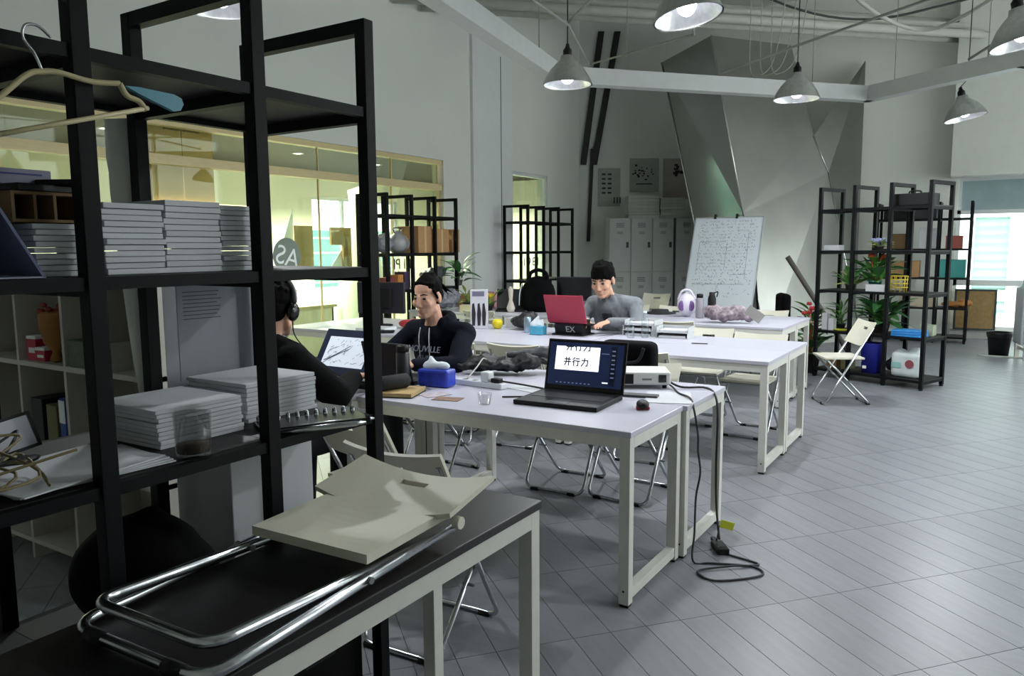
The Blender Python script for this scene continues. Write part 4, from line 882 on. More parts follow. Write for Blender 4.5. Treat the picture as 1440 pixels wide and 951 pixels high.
# ================================================================== MIDDLE ROW
t = thing('laptop_stand', 'black folding laptop stand printed with two letters under the red laptop', 'stand', (-3.03, 5.78, TZ), 0)
MB().box(-.15, .15, -.11, .10, 0, .012, bev=.003).build('base', blackp, t); MB().prism([(-.13, -.08, .012), (-.13, .08, .012), (-.13, .06, .13), (-.13, -.10, .09)], (.26, 0, 0)).build('riser', blackp, t)
text_mesh('EX', .075, 'letters', M('stand_letters', '#9fa3a6', .5), t, Matrix.Translation((.02, -.093, .05)) @ Matrix.Rotation(math.radians(105), 4, 'X'), .002)
lr, TL = laptop('laptop with a red lid raised on the black stand', (-3.05, 5.72, TZ+.085), PI-.06, .385, .0, .25, 108, M('red_lid', '#a52a44', .4, var=.03), base=False)
MB().box(-.19, .19, -.25, .0, .008, .026, Matrix.Rotation(.14, 4, 'X'), bev=.004).build('base', blackp, lr)
t = thing('tissue_box', 'light blue tissue box with a white tissue in the middle row', 'tissues', (-3.29, 5.63, TZ), .1); MB().box(-.06, .06, -.05, .05, 0, .075, bev=.006).build('box', M('tissue_cyan', '#4da7c8', .5, var=.2), t)
remesh(MB().cap((-.03, 0, .08), (.0, 0, .15), .045, .012).cap((.03, 0, .08), (.04, 0, .12), .03, .015).build('tissue', M('tissue_white', ''), t), .008, 2)
t = thing('drink_can', 'silver blue drink can beside the light blue tissue box', 'can', (-3.45, 5.72, TZ)); MB().lathe([(.026, 0), (.033, .008), (.033, .125), (.027, .135)], seg=18).build('body', M('can_silver', '#9fb6c6', .3, .6, var=.3, scale=12), t); MB().lathe([(.027, .135), (.028, .138), (.0, .136)], seg=18).build('lid', chrome, t)
for k, (x, y, z) in enumerate(((-2.50, 6.02, 0), (-2.50, 6.02, .045), (-2.49, 6.03, .09), (-2.20, 6.0, 0), (-2.20, 6.0, .045))):
    t = thing('document_tray', 'white stacking document tray beside the grey jacket person' if k < 3 else 'white stacking document tray beside the clear bottle', 'tray', (x, y, TZ+z), .03*k, 'document trays by the jacket' if k < 3 else 'document trays by the bottle')
    tm = M('tray_white', '#c3c6c8', .4, var=.05); MB().box(-.13, .13, -.11, .11, 0, .004).build('bottom', tm, t)
    for s in (-1, 1): MB().box(s*.128-.002, s*.128+.002, -.11, .11, .004, .044).build('side', tm, t)
    MB().box(-.126, .126, .106, .11, .004, .044).build('rear', tm, t); MB().box(-.11, .11, -.10, .09, .0045, .02).build('papers', paper, t)
for k, (x, y, h, lb) in enumerate(((-2.40, 5.84, .20, 'clear water bottle between the two tray stacks'), (-2.50, 5.78, .12, 'short clear jar before the tray stacks'))):
    t = thing('clear_bottle', lb, 'bottle', (x, y, TZ)); MB().lathe([(.028, 0), (.031, .01), (.031, h*.75), (.015, h*.9), (.014, h)], seg=16).build('body', GLASS('bottle_plastic', '#f4f8f9', .06, .1), t); MB().cyl((0, 0, h), .015, .018, 12).build('cap', winf, t)
tag(MB().tube([(-.06, 0, .004), (.06, .0, .004)], .004, 8).build('pencil', dk, None, (-1.88, 5.66, TZ), .25), 'dark pen lying alone on the bare middle table', 'pen')
tag(MB().box(-.14, .14, -.1, .1, 0, .003).build('paper_sheet', paper, None, (-2.25, 5.35, TZ), .1), 'white paper sheet on the bare middle table', 'paper')
tag(lumpy(remesh(MB().ell((0, 0, .07), (.13, .1, .07)).ell((.05, .02, .11), (.09, .08, .05)).build('dark_garment', M('black_quilted', ''), None, (-3.60, 5.9, TZ)), .014, 2), 0.06, 0.07), 'dark folded garment heap behind the drink can', 'garment')
t = thing('poster_box', 'tall white box with black figures standing on the middle row', 'box', (-4.02, 5.80, TZ), .55)
MB().box(-.08, .08, -.05, .05, 0, .36, bev=.003).build('body', M('box_white', '#c8c6cf', .5), t); MB().box(-.06, .05, -.0515, -.0502, .30, .345).build('label', M('label_grey', '#6d6a80', .6), t)
rnd = random.Random(6)
for x in (-.05, .0, .045): MB().prism([(x-.014, -.0515, .03), (x+.012, -.0515, .03), (x+.02, -.0515, .14), (x+.006, -.0515, .24), (x-.012, -.0515, .23), (x-.018, -.0515, .13)], (0, .001, 0)).build('figure', M('figure_black', '#1e1d22', .6), t)
t = thing('yellow_pot', 'bright yellow round pot beside the tall white box', 'pot', (-3.86, 5.86, TZ)); MB().lathe([(.03, 0), (.048, .03), (.05, .06), (.035, .085), (.03, .08), (0, .07)], seg=18).build('body', M('yellow_glaze', '#d9c71e', .4), t)
tag(MB().box(-.09, .09, -.06, .06, 0, .09, bev=.003).build('white_carton', M('white_carton_card', ''), None, (-3.76, 6.05, TZ), .1), 'low white carton behind the yellow pot', 'box')
# black monitor on the left
def monitor(label, loc, rz, wd=.50, h=.30, back=True):
    t = thing('monitor', label, 'monitor', loc, rz, 'black monitors')
    MB().lathe([(.11, 0), (.11, .01), (.03, .018)], seg=24).build('base', blackp, t); MB().box(-.025, .025, .01, .03, .012, .22).build('neck', blackp, t)
    MB().box(-wd/2, wd/2, -.03, .01, .12, .12+h, bev=.006).build('housing', M('monitor_black', '#1d1a26', .5), t); MB().box(-wd/2+.012, wd/2-.012, -.0315, -.0302, .135, .108+h).build('screen', black_gl, t)
    MB().box(-wd/4, wd/4, .01, .035, .17, .07+h, bev=.01).build('rear_bulge', blackp, t); return t
monitor('black monitor seen from behind on the middle row by the glass partition', (-5.0, 5.55, TZ), PI+.25)
for k, (x, y, c, lb) in enumerate(((-4.62, 5.5, '#b5343a', 'red fabric pouch beside the monitor base'), (-4.55, 5.75, '#1b1b1e', 'black cable heap beside the red pouch'))):
    tag(remesh(MB().ell((0, 0, .04), (.11, .07, .04)).ell((.06, .03, .05), (.06, .05, .04)).build('pouch' if k == 0 else 'cable_heap', M('pouch_%d' % k, c, .7), None, (x, y, TZ)), .012, 2), lb, 'pouch' if k == 0 else 'cables')
tag(MB().box(-.15, .15, -.11, .11, 0, .03, bev=.004).build('white_folder', winf, None, (-4.75, 5.2, TZ), .2), 'thick white folder before the black monitor', 'folder')
tag(MB().box(-.09, .09, -.05, .05, 0, .02, bev=.006).build('dark_pouch', blackp, None, (-4.55, 5.08, TZ), .6), 'small dark pouch at the front edge before the thick folder', 'pouch')
# ================================================================== FAR ROW
t = thing('purple_helmet', 'purple and white helmet standing on the far row', 'helmet', (-2.76, 7.86, TZ), .3)
MB().ell((0, 0, .13), (.10, .12, .13)).build('shell', M('helmet_white', '#d6d0de', .35), t)
for s in (-1, 1): MB().ell((s*.05, -.095, .12), (.034, .02, .055)).build('inset', M('helmet_purple', '#6d4a86', .4), t)
MB().tube(smooth([(-.09, -.02, .18), (-.05, -.05, .27), (.03, -.05, .28), (.09, -.02, .18)]), .012, 8).build('strap', M('helmet_white', ''), t)
t = thing('grey_tumbler', 'grey tumbler with a dark lid beside the purple helmet', 'tumbler', (-2.585, 7.76, TZ)); MB().lathe([(.036, 0), (.042, .01), (.042, .2), (.034, .21)], seg=18).build('body', M('tumbler_grey', '#8b8790', .4), t); MB().lathe([(.034, .21), (.034, .25), (.0, .255)], seg=18).build('lid', blackp, t)
t = thing('black_water_bottle', 'black water bottle with a carry loop beside the grey tumbler', 'bottle', (-2.47, 7.80, TZ)); MB().lathe([(.038, 0), (.042, .01), (.042, .2), (.03, .24), (.028, .27), (0, .27)], seg=18).build('body', blackp, t); MB().tube(smooth([(.02, 0, .26), (.06, 0, .275), (.05, 0, .22)]), .006, 8).build('loop', blackp, t)
tag(lumpy(remesh(MB().ell((0, 0, .075), (.17, .11, .075)).ell((.1, .02, .1), (.10, .09, .07)).ell((-.12, 0, .09), (.10, .09, .08)).ell((.2, .02, .05), (.08, .07, .05)).build('mesh_bag', M('mesh_mauve', '#8d8088', .8, var=.6, scale=22, bump=.8, bscale=30), None, (-2.2, 7.38, TZ+.012), .1), .015, 2), 0.07, 0.06), 'crumpled mauve grey mesh bag on the far row', 'bag')
tag(MB().box(-.05, .05, -.006, .006, 0, .17, Matrix.Rotation(-.95, 4, 'Y'), bev=.002).build('tablet_cover', M('pale_cover', '#8d8986', .6), None, (-1.86, 7.42, TZ+.044), .4), 'pale tablet cover propped against the mesh bag', 'cover')
tag(MB().lathe([(.17, 0), (.18, .01), (.10, .02), (.09, .045), (0, .05)], seg=22).build('dark_hat', M('hat_dark', '#25262a', .8), None, (-3.15, 8.1, TZ)), 'flat dark hat lying on the far row', 'hat')
# black bag with arched handle, black laptops, yellow flowers
t = thing('black_backpack', 'big black backpack with an arched handle standing on the far row', 'backpack', (-4.45, 7.62, TZ), .25)
remesh(MB().ell((0, 0, .2), (.21, .12, .22)).ell((0, .02, .1), (.23, .13, .12)).build('body', M('black_nylon', ''), t), .014, 3)
MB().tube(smooth([(-.11, 0, .37), (-.09, 0, .45), (0, 0, .485), (.09, 0, .45), (.11, 0, .37)]), .022, 10).build('handle', M('black_nylon', ''), t); MB().tube(smooth([(-.17, -.09, .33), (-.20, -.08, .22), (-.21, -.07, .08)]), .006, 8).build('piping', winf, t)
monitor('black monitor beside the big black backpack', (-4.15, 7.95, TZ), .3, .42, .28)
laptop('black laptop open on the far row beside the flowers', (-4.86, 7.68, TZ), .5, .34, .23, .24, 104)
tag(MB().lathe([(.035, 0), (.05, .05), (.02, .14), (.03, .26), (.012, .3)], seg=14).build('pale_vase', M('vase_pale', '#c8bfb6', .5), None, (-4.70, 7.42, TZ)), 'slim pale vase between the laptop and the backpack', 'vase')
rnd = random.Random(21)
leafm = M('leaf_green', '#568f3e', .5, var=.3, scale=14); leafd = M('leaf_dark', '#2f6030', .5, var=.3, scale=14); leafp = M('leaf_pale', '#9aad5c', .5, var=.2, scale=14)
def leaf_mesh(name, ln, wd, m, curl=.3):
    def fn(u, v):
        y = v*ln; hw = wd*math.sin(PI*min(1, v*.96+.04))**.8*(1-.25*v); x = (u-.5)*2*hw
        return (x, y, -curl*ln*v*v+.25*abs(x)), (0, 0, 1)
    return MB().plate(4, 6, fn, .0016).mesh(name, m)
LEAF = {'g': leaf_mesh('leaf', .16, .035, leafm), 'd': leaf_mesh('leaf', .24, .055, leafd, .45), 'p': leaf_mesh('leaf', .10, .02, leafp), 'l': leaf_mesh('leaf', .19, .016, leafm, .6)}
def plant(label, loc, pot, kinds, n, h, spread, flowers=None, seed=0, pot_m=None, name='potted_plant', el=(.1, 1.2)):
    rnd = random.Random(seed); t = thing(name, label, 'plant', loc, 0)
    r, ph = pot
    MB().lathe([(r*.72, 0), (r, ph), (r*1.06, ph), (r*1.06, ph-.012), (r*.9, ph-.012), (r*.85, ph-.03), (0, ph-.03)], seg=18).build('pot', pot_m or M('pot_dark', '#3a3430', .6), t)
    for k in range(n):
        a = 2*PI*k*.382+rnd.uniform(-.3, .3); z = ph-.02+h*(k/n)*rnd.uniform(.7, 1); rr = spread*rnd.uniform(.1, .45)
        p = Vector((math.cos(a)*rr, math.sin(a)*rr, z)); MB().tube([(0, 0, ph-.03), (p.x*.4, p.y*.4, ph+(z-ph)*.6), p], .003, 5).build('stem', leafm, t)
        o = link('leaf', LEAF[kinds[k % len(kinds)]], t, p); o.rotation_euler = (rnd.uniform(*el), rnd.uniform(-.3, .3), a-PI/2); s = rnd.uniform(.8, 1.2); o.scale = (s, s, s)
    if flowers:
        fm, nf, fs = flowers
        for k in range(nf):
            a = rnd.uniform(0, 2*PI); rr = spread*rnd.uniform(.05, .5); c = Vector((math.cos(a)*rr, math.sin(a)*rr, ph+h*rnd.uniform(.75, 1.05))); mb = MB()
            for q in range(7): b = q*PI/3.5; mb.ell(c+Vector((math.cos(b)*fs*.6, math.sin(b)*fs*.6, fs*.3*(q % 2))), (fs*.45, fs*.45, fs*.6), u=7, v=5)
            mb.tube([(c.x*.3, c.y*.3, ph), c], .003, 5)
            mb.build('flower', fm, t)
    return t
yel = M('petal_yellow', '#d8b92a', .6); org = M('petal_orange', '#c9542a', .6); redp = M('petal_red', '#c43a3c', .6); lil = M('petal_lilac', '#8d92b8', .6)
plant('yellow flowers in a low pot on the far row', (-5.1, 7.55, TZ), (.06, .07), 'gp', 10, .10, .12, (yel, 14, .035), 31)
plant('small pale green plant beside the pink pot on the far row', (-5.45, 7.6, TZ), (.05, .09), 'pp', 14, .2, .12, None, 32)
for k, (x, y, wd, dp, h, m, lb) in enumerate(((-5.65, 7.95, .26, .18, .16, card, 'cardboard box on the far row before the long wall rack'), (-5.3, 7.95, .1, .1, .2, M('pink_card', '#b98792', .6), 'pink box beside the pale green plant'), (-5.12, 7.85, .06, .06, .22, M('pale_yellow_card', '#cfd19a', .6), 'slim pale yellow box behind the yellow flowers'), (-5.2, 7.28, .18, .12, .08, M('cream_card', '#c7bf9c', .7), 'low cream box in front of the black laptop'))):
    t = thing('small_box', lb, 'box', (x, y, TZ), .1*k); MB().box(-wd/2, wd/2, -dp/2, dp/2, 0, h, bev=.002).build('body', m, t); MB().box(-wd/2-.001, wd/2+.001, -.012, .012, h-.0005, h+.0008).build('tape', paper, t)
tag(lumpy(remesh(MB().ell((0, 0, .1), (.22, .13, .10)).ell((.1, 0, .16), (.14, .1, .08)).build('grey_fur_cushion', M('grey_fur', '#8b8d95', .9, var=.3, scale=30, bump=.8, bscale=50), None, (-5.72, 7.45, TZ+.012), .4), .015, 2), 0.08, 0.05), 'grey fluffy cushion heaped on the far row by the wall rack', 'cushion')
# ================================================================== LOCKERS, POSTERS
lk_o = Vector((-5.82, 12.47, 0)); lang = math.atan2(dd.y, dd.x)
lkm = M('locker_grey', '#aaadad', .55, 0, var=.04); lkd = M('locker_slot', '#3a3c3e', .6)
for c in range(4):
    o = lk_o+dd*(.385*c+.002*(c > 2)*20)
    t = thing('locker', ['grey steel locker column nearest the slanted black strips', 'grey steel locker column second from the black strips', 'grey steel locker column under the tall paper pile', 'grey steel locker column beside the mirrored panels'][c], 'locker', o, lang, 'grey lockers')
    MB().box(0, .383, .02, .48, 0, 2.0).build('carcass', lkm, t)
    for z0 in (.10, 1.06):
        d = MB().box(.006, .377, 0, .02, z0, z0+.93, bev=.003).build('door', lkm, t)
        MB().box(.30, .345, -.004, .001, z0+.42, z0+.52).build('handle', lkd, d)
        for q in range(4): MB().box(.12, .26, -.001, .001, z0+.78+q*.022, z0+.788+q*.022).build('vent_slot', lkd, d)
        MB().box(.14, .24, -.0015, .001, z0+.66, z0+.71).build('name_card', M('card_grey', '#8f9292', .6), d)
for k, (s0, s1, h, lb) in enumerate(((.34, .90, .40, 'tall white paper pile on top of the lockers'), (.92, 1.36, .36, 'white paper pile on the lockers beside the mirrored panels'))):
    z = 2.0; rnd = random.Random(k); n = 7
    for q in range(n):
        o = lk_o+dd*((s0+s1)/2+rnd.uniform(-.01, .01))+nn*.22; tag(MB().box(-(s1-s0)/2, (s1-s0)/2, -.16, .16, 0, h/n-.003, bev=.002).build('paper_ream', M('ream_grey', '#a7a9a4', .8, rand=.08), None, (o.x, o.y, z+.0005), lang), 'white paper ream in the '+lb.split('white ')[1], 'paper', lb); z += h/n
def wall_flat(s, z, w_, h_, m, name, parent, off=.012, th=.004):
    o = Vector((-6.65, 12.9, 0))+dd*s; p = o-nn*off; return MB().prism([p-dd*w_/2+Vector((0, 0, z-h_/2)), p+dd*w_/2+Vector((0, 0, z-h_/2)), p+dd*w_/2+Vector((0, 0, z+h_/2)), p-dd*w_/2+Vector((0, 0, z+h_/2))], -nn*th).build(name, m, parent)
prn = M('print_black', '#1c1c1e', .7)
t = thing('wall_poster', 'pale poster with scattered black marks on the corner wall', 'poster'); wall_flat(1.22, 2.82, .55, .62, M('poster_grey', '#989a97', .8), 'sheet', t); rnd = random.Random(14)
for k in range(22): wall_flat(1.22+rnd.uniform(-.22, .22), 2.88+rnd.gauss(0, .06), rnd.uniform(.015, .05), rnd.uniform(.015, .05), prn, 'mark', t, .017, .001)
wall_flat(1.22, 2.66, .3, .02, prn, 'mark', t, .017, .001)
t = thing('wall_poster', 'pinkish poster with black blocks beside the mirrored panels', 'poster'); wall_flat(1.82, 2.75, .5, .75, M('poster_pinkish', '#9c9492', .8), 'sheet', t)
for k in range(12): wall_flat(1.86+rnd.uniform(-.1, .12), 2.9+rnd.uniform(-.1, .12), rnd.uniform(.04, .09), rnd.uniform(.03, .06), prn, 'mark', t, .017, .001)
t = thing('wall_poster', 'printed list with rows of black characters on the corner wall', 'poster'); wall_flat(.56, 2.6, .42, .7, M('poster_grey', ''), 'sheet', t)
for i in range(5):
    for j in range(2): wall_flat(.46+.11*j, 2.5+.085*i, .07, .035, prn, 'mark', t, .017, .001)
for j in range(3): wall_flat(.66+.055*j, 2.36, .02, .12, prn, 'mark', t, .017, .001)
# ================================================================== WHITEBOARD
t = thing('whiteboard', 'tall whiteboard full of handwriting leaning back on its easel', 'whiteboard', (-2.90, 9.52, 0), -.05)
TW = Matrix.Translation((0, -.20, .62)) @ Matrix.Rotation(math.radians(-19), 4, 'X')
MB().box(-.43, .43, 0, .02, 0, 1.30, TW).build('board', M('board_white', '#c5cdd3', .35, var=.03, scale=2), t)
for (x0, x1, z0, z1) in ((-.44, .44, -.015, 0), (-.44, .44, 1.30, 1.315), (-.445, -.43, 0, 1.30), (.43, .445, 0, 1.30)): MB().box(x0, x1, -.004, .024, z0, z1, TW).build('rim', M('alu_rim', '#b4b8bb', .35, .7), t)
sc = MB(); rnd = random.Random(77)
for row in range(24):
    z = 1.25-row*.043
    x = -.38+rnd.uniform(0, .05)
    while x < .36:
        if rnd.random() < (.75 if row < 20 else .35):
            for q in range(rnd.randint(1, 3)):
                a = rnd.uniform(0, PI); l = rnd.uniform(.008, .026); p = Vector((x+rnd.uniform(0, .02), -.0012, z+rnd.uniform(-.012, .012))); d = Vector((math.cos(a), 0, math.sin(a)))*l; n = Vector((-d.z, 0, d.x)).normalized()*.0016; sc.prism([p-n, p+d-n, p+d+n, p+n], (0, -.0003, 0), TW)
        x += rnd.uniform(.018, .045)
for (x0, z0, x1, z1) in ((-.34, .98, .0, .985), (-.34, .98, -.335, .6), (.02, .98, .025, .62), (.1, .55, .33, .56), (-.36, .42, .3, .43), (.28, 1.1, .3, .5)):
    p = Vector((x0, -.0012, z0)); q = Vector((x1, -.0012, z1)); d = (q-p).normalized(); n = Vector((-d.z, 0, d.x))*.0018; sc.prism([p-n, q-n, q+n, p+n], (0, -.0003, 0), TW)
stuff(sc.build('handwriting', M('marker_ink', '#4d5361', .6), t))
TB = Vector((0, .22, 1.80))
for s in (-1, 1): MB().tube([(s*.36, .20, 1.70), (s*.40, -.24, 0.01)], .014, 8).build('easel_leg', greym, t)
for s in (-1, 1): MB().tube([(s*.30, .215, 1.70), (s*.34, .62, .01)], .014, 8).build('easel_leg', blackp, t)
for k, x in enumerate((-.18, .1)): MB().box(x-.015, x+.015, -.01, .035, 1.29, 1.35, TW).build('clip', blackp, t)
# dark fabric and leaning pole behind
tag(remesh(MB().box(-.06, .06, -.18, .18, 0, .9, bev=.04).build('black_cloth_cover', blk, None, (-2.25, 10.0, 0), .5), .025, 2), 'black cloth covered stand beside the whiteboard', 'cover')
tag(MB().tube([(-2.35, 10.6, 1.35), (-1.55, 10.9, .02)], .035, 8).build('leaning_plank', M('dark_wood', '#4b4640', .7)), 'dark plank leaning before the mirrored panels', 'plank')
# ================================================================== FAR RIGHT RACK CONTENTS
RM = Matrix.Translation((-1.70, 9.22, 0)) @ Matrix.Rotation(RR, 4, 'Z')
def onR(x, y, lv): v = RM @ Vector((x, y, SHZ[lv]+.0008)); return (v.x, v.y, v.z)
plant('leafy green plant with orange flowers on the plant rack', onR(.56, .2, 2), (.07, .11), 'gdg', 46, .26, .24, (org, 4, .035), 41, M('pot_teal', '#2f6f66', .5))
plant('blue grey leafed plant on the upper shelf of the plant rack', onR(.62, .14, 3), (.05, .05), 'pp', 14, .06, .14, (lil, 14, .025), 42)
plant('grey green trailing plant at the side of the plant rack', onR(.30, .16, 2), (.06, .07), 'pg', 30, .14, .2, None, 43)
plant('big dark leafed plant filling the lower shelf of the plant rack', onR(.62, .25, 1), (.10, .12), 'dgd', 60, .24, .30, None, 44)
plant('red flowering plant standing on the floor beside the plant rack', (-1.80, 9.47, 0), (.12, .24), 'gdp', 56, .58, .20, (redp, 6, .03), 45)
plant('upright fern on the lower shelf beside the white cartons', onR(.12, .32, 1), (.05, .06), 'll', 26, .24, .12, None, 46, None, 'potted_plant', (.6, 1.3))
t = thing('wire_basket', 'yellow wire basket on the plant rack', 'basket', onR(.84, .14, 2), RR); yw = M('yellow_wire', '#c9b23a', .5)
for z in (.02, .06, .10, .14): MB().tube([(.10*math.cos(a), .07*math.sin(a), z+.03) for a in [2*PI*i/14 for i in range(14)]], .004, 5, closed=True).build('hoop', yw, t)
for i in range(12): a = 2*PI*i/12; MB().tube([(.09*math.cos(a), .063*math.sin(a), .004), (.10*math.cos(a), .07*math.sin(a), .17)], .003, 5).build('upright', yw, t)
tag(MB().box(-.10, .10, -.05, .05, 0, .075, bev=.003).build('white_carton', M('white_carton_card', ''), None, onR(.66, .055, 2), RR+.1), 'white carton in front of the yellow wire basket', 'box')
for k, (x, h) in enumerate(((.07, .19), (.15, .13))): tag(MB().box(-.032, .032, -.032, .032, 0, h, bev=.002).build('white_carton', M('white_carton_card', ''), None, onR(x, .08, 1), RR), ['taller white carton on the lower shelf of the plant rack', 'shorter white carton beside the taller one on the plant rack'][k], 'box')
tag(MB().lathe([(.06, 0), (.085, .012), (.08, .014), (0, .005)], seg=18).build('yellow_dish', M('dish_yellow', '#c2c23a', .5), None, onR(.25, .1, 1)), 'flat yellow green dish on the lower shelf of the plant rack', 'dish')
for k in range(3): tag(MB().box(-.15, .15, -.10, .10, 0, .022, bev=.004).build('blue_folder', M('blue_plastic', '#2f86cf', .35, var=.1), None, (lambda v: (v[0], v[1], v[2]+.0235*k))(onR(1.0, .12, 1)), RR+.08*k), 'bright blue plastic folder stacked on the plant rack', 'folder', 'blue folders')
t = thing('blue_bucket', 'deep blue plastic bin on the bottom shelf of the plant rack', 'bin', onR(.60, .15, 0), RR)
MB().lathe([(.11, 0), (.135, .32), (.14, .33), (.13, .33), (.105, .01), (0, .008)], seg=4, T=Matrix.Rotation(PI/4, 4, 'Z')).build('tub', M('bin_blue', '#2a2f9c', .4, var=.06), t); MB().box(-.06, -.02, -.098, -.088, .05, .08).build('label', fwh, t)
t = thing('shopping_bag', 'white plastic shopping bag with a printed badge on the bottom shelf', 'bag', onR(.98, .16, 0), RR)
remesh(MB().box(-.15, .15, -.09, .09, 0, .27, bev=.04).ell((.08, 0, .27), (.06, .06, .06)).ell((-.08, 0, .24), (.07, .07, .06)).build('body', M('bag_white', '#c6cfcf', .4, var=.08, bump=.6, bscale=14), t), .015, 2)
MB().lathe([(.045, 0), (.045, .003)], seg=18, T=Matrix.Translation((.06, -.094, .15)) @ Matrix.Rotation(PI/2, 4, 'X')).build('badge', M('badge_maroon', '#8c4a52', .5), t); MB().box(-.13, -.03, -.097, -.092, .10, .16, bev=.002).build('print', M('print_teal', '#8fb8b6', .5), t)
tag(lumpy(remesh(MB().ell((0, 0, .09), (.14, .1, .09)).ell((.05, .02, .16), (.08, .07, .06)).build('dark_sack', M('dark_sack', '#17161b', .7, bump=.5), None, onR(.79, .33, 0)), .015, 2), 0.06, 0.08), 'dark sack between the blue bin and the white shopping bag', 'sack')
for k, (x, y, w_, h, m, lb) in enumerate(((.12, .22, .12, .10, brn, 'brown carton at the end of the bottom shelf of the plant rack'), (.28, .22, .10, .16, M('olive_card', '#5d5a3c', .7), 'olive carton beside the brown one on the bottom shelf'), (1.08, .34, .14, .11, M('sage_card', '#9aa38c', .7), 'sage green carton behind the blue folders'))):
    lv = 0 if k < 2 else 1; tag(MB().box(-w_/2, w_/2, -.08, .08, 0, h, bev=.003).build('carton', m, None, onR(x, y, lv), RR+.1*k), lb, 'box')
t = thing('black_case', 'black equipment case on the top shelf of the plant rack', 'case', onR(.93, .22, 4), RR); MB().box(-.20, .20, -.12, .12, 0, .13, bev=.01).build('body', blackp, t); MB().tube(smooth([(-.06, 0, .13), (-.05, 0, .155), (.05, 0, .155), (.06, 0, .13)]), .008, 8).build('handle', blackp, t)
tag(MB().box(-.09, .09, -.06, .06, 0, .06, bev=.004).build('white_carton', M('white_carton_card', ''), None, onR(.06, .2, 3), RR), 'white carton at the end of the upper shelf of the plant rack', 'box')
# contents of the rack by the back wall
for k, (x, lv, w_, h, m, lb) in enumerate(((-1.35, 4, .36, .14, blackp, 'black box on the top shelf of the back wall rack, beside the charcoal box'), (-.95, 4, .30, .18, M('charcoal_box', '#2a2b2f', .6), 'charcoal box on the top shelf of the back wall rack, beside the black box'), (-.55, 3, .22, .18, M('dull_red_box', '#8c4438', .6), 'dull red box on the back wall rack'), (-1.3, 3, .3, .22, brn, 'brown carton on the back wall rack upper shelf'), (-.9, 3, .24, .30, M('white_carton_card', ''), 'tall white carton on the back wall rack'), (-.55, 2, .34, .26, M('teal_box', '#2f8d86', .5), 'teal box on the back wall rack'), (-1.2, 2, .4, .24, card, 'cardboard box on the back wall rack middle shelf'), (-1.0, 1, .5, .2, M('beige_box', '#b0a68f', .7), 'beige box on the back wall rack lower shelf'))):
    t = thing('storage_box', lb, 'box', (x, 13.52, SHZ[lv]+.0008), 0); MB().box(-w_/2, w_/2, -.15, .15, 0, h, bev=.004).build('body', m, t); MB().box(-w_/2-.002, w_/2+.002, -.152, .152, h, h+.012).build('lid', m, t)
# framed board, wastebin, white stand
t = thing('framed_board', 'tan cork board in a dark frame leaning below the window', 'board', (-.24, 14.14, .142), 0); TF = Matrix.Rotation(math.radians(-5), 4, 'X')
MB().box(-.27, .27, .0, .012, .02, .63, TF).build('cork', M('cork_tan', '#8d744a', .85, var=.15, scale=20), t)
for (x0, x1, z0, z1) in ((-.29, .29, 0, .03), (-.29, .29, .62, .65), (-.29, -.26, .03, .62), (.26, .29, .03, .62)): MB().box(x0, x1, -.006, .018, z0, z1, TF).build('frame', M('dark_teal_frame', '#1f2b30', .5), t)
t = thing('wastebin', 'black wastebin with a bag liner on the floor by the window', 'bin', (.10, 12.2, 0)); MB().lathe([(.115, 0), (.145, .30), (.15, .31), (.14, .31), (.11, .012), (0, .01)], seg=20).build('tub', blackp, t); MB().lathe([(.148, .25), (.156, .30), (.152, .32), (.14, .315)], seg=20, caps=False).build('liner', M('liner_black', '#0b0b0d', .35, bump=.6), t)
tag(MB().tube(smooth([(-.12, 12.1, .008), (-.1, 12.0, .008), (.1, 11.98, .008), (.3, 12.0, .008), (.45, 11.95, .008)]), .012, 8).build('floor_cable', pw), 'white cable curled on the floor around the wastebin', 'cable')
t = thing('white_trolley', 'white metal trolley with a plastic cover beside the wastebin', 'trolley', (.62, 11.9, 0), .2)
for x in (-.28, .28):
    for y in (-.22, .22): MB().box(x-.025, x+.025, y-.025, y+.025, 0, .74).build('leg', white_met, t)
MB().box(-.32, .32, -.26, .26, .74, .77, bev=.004).build('top', white_lam, t); MB().box(-.28, .28, -.24, -.20, .12, .16).build('rail', white_met, t); MB().box(-.27, -.25, -.2, .2, .12, .16).build('rail', white_met, t)
remesh(MB().ell((-.22, 0, .95), (.10, .16, .2)).box(-.34, -.30, -.2, .22, .2, .95, bev=.015).build('plastic_cover', M('plastic_cover', '#b9bfc4', .3, bump=.5, bscale=14), t), .018, 2); MB().box(.0, .2, -.2, .0, .77, 1.2, bev=.01).build('carton', M('pale_pink_card', '#c9b3ad', .7), t)
tag(lumpy(remesh(MB().ell((0, 0, .05), (.22, .12, .05)).ell((.1, 0, .08), (.12, .1, .05)).build('brown_paper_heap', M('kraft_orange', ''), None, (-.47, 13.5, SHZ[1]+.0), .2), .015, 1), 0.05, 0.06), 'crumpled brown paper heap on the back wall rack', 'paper')
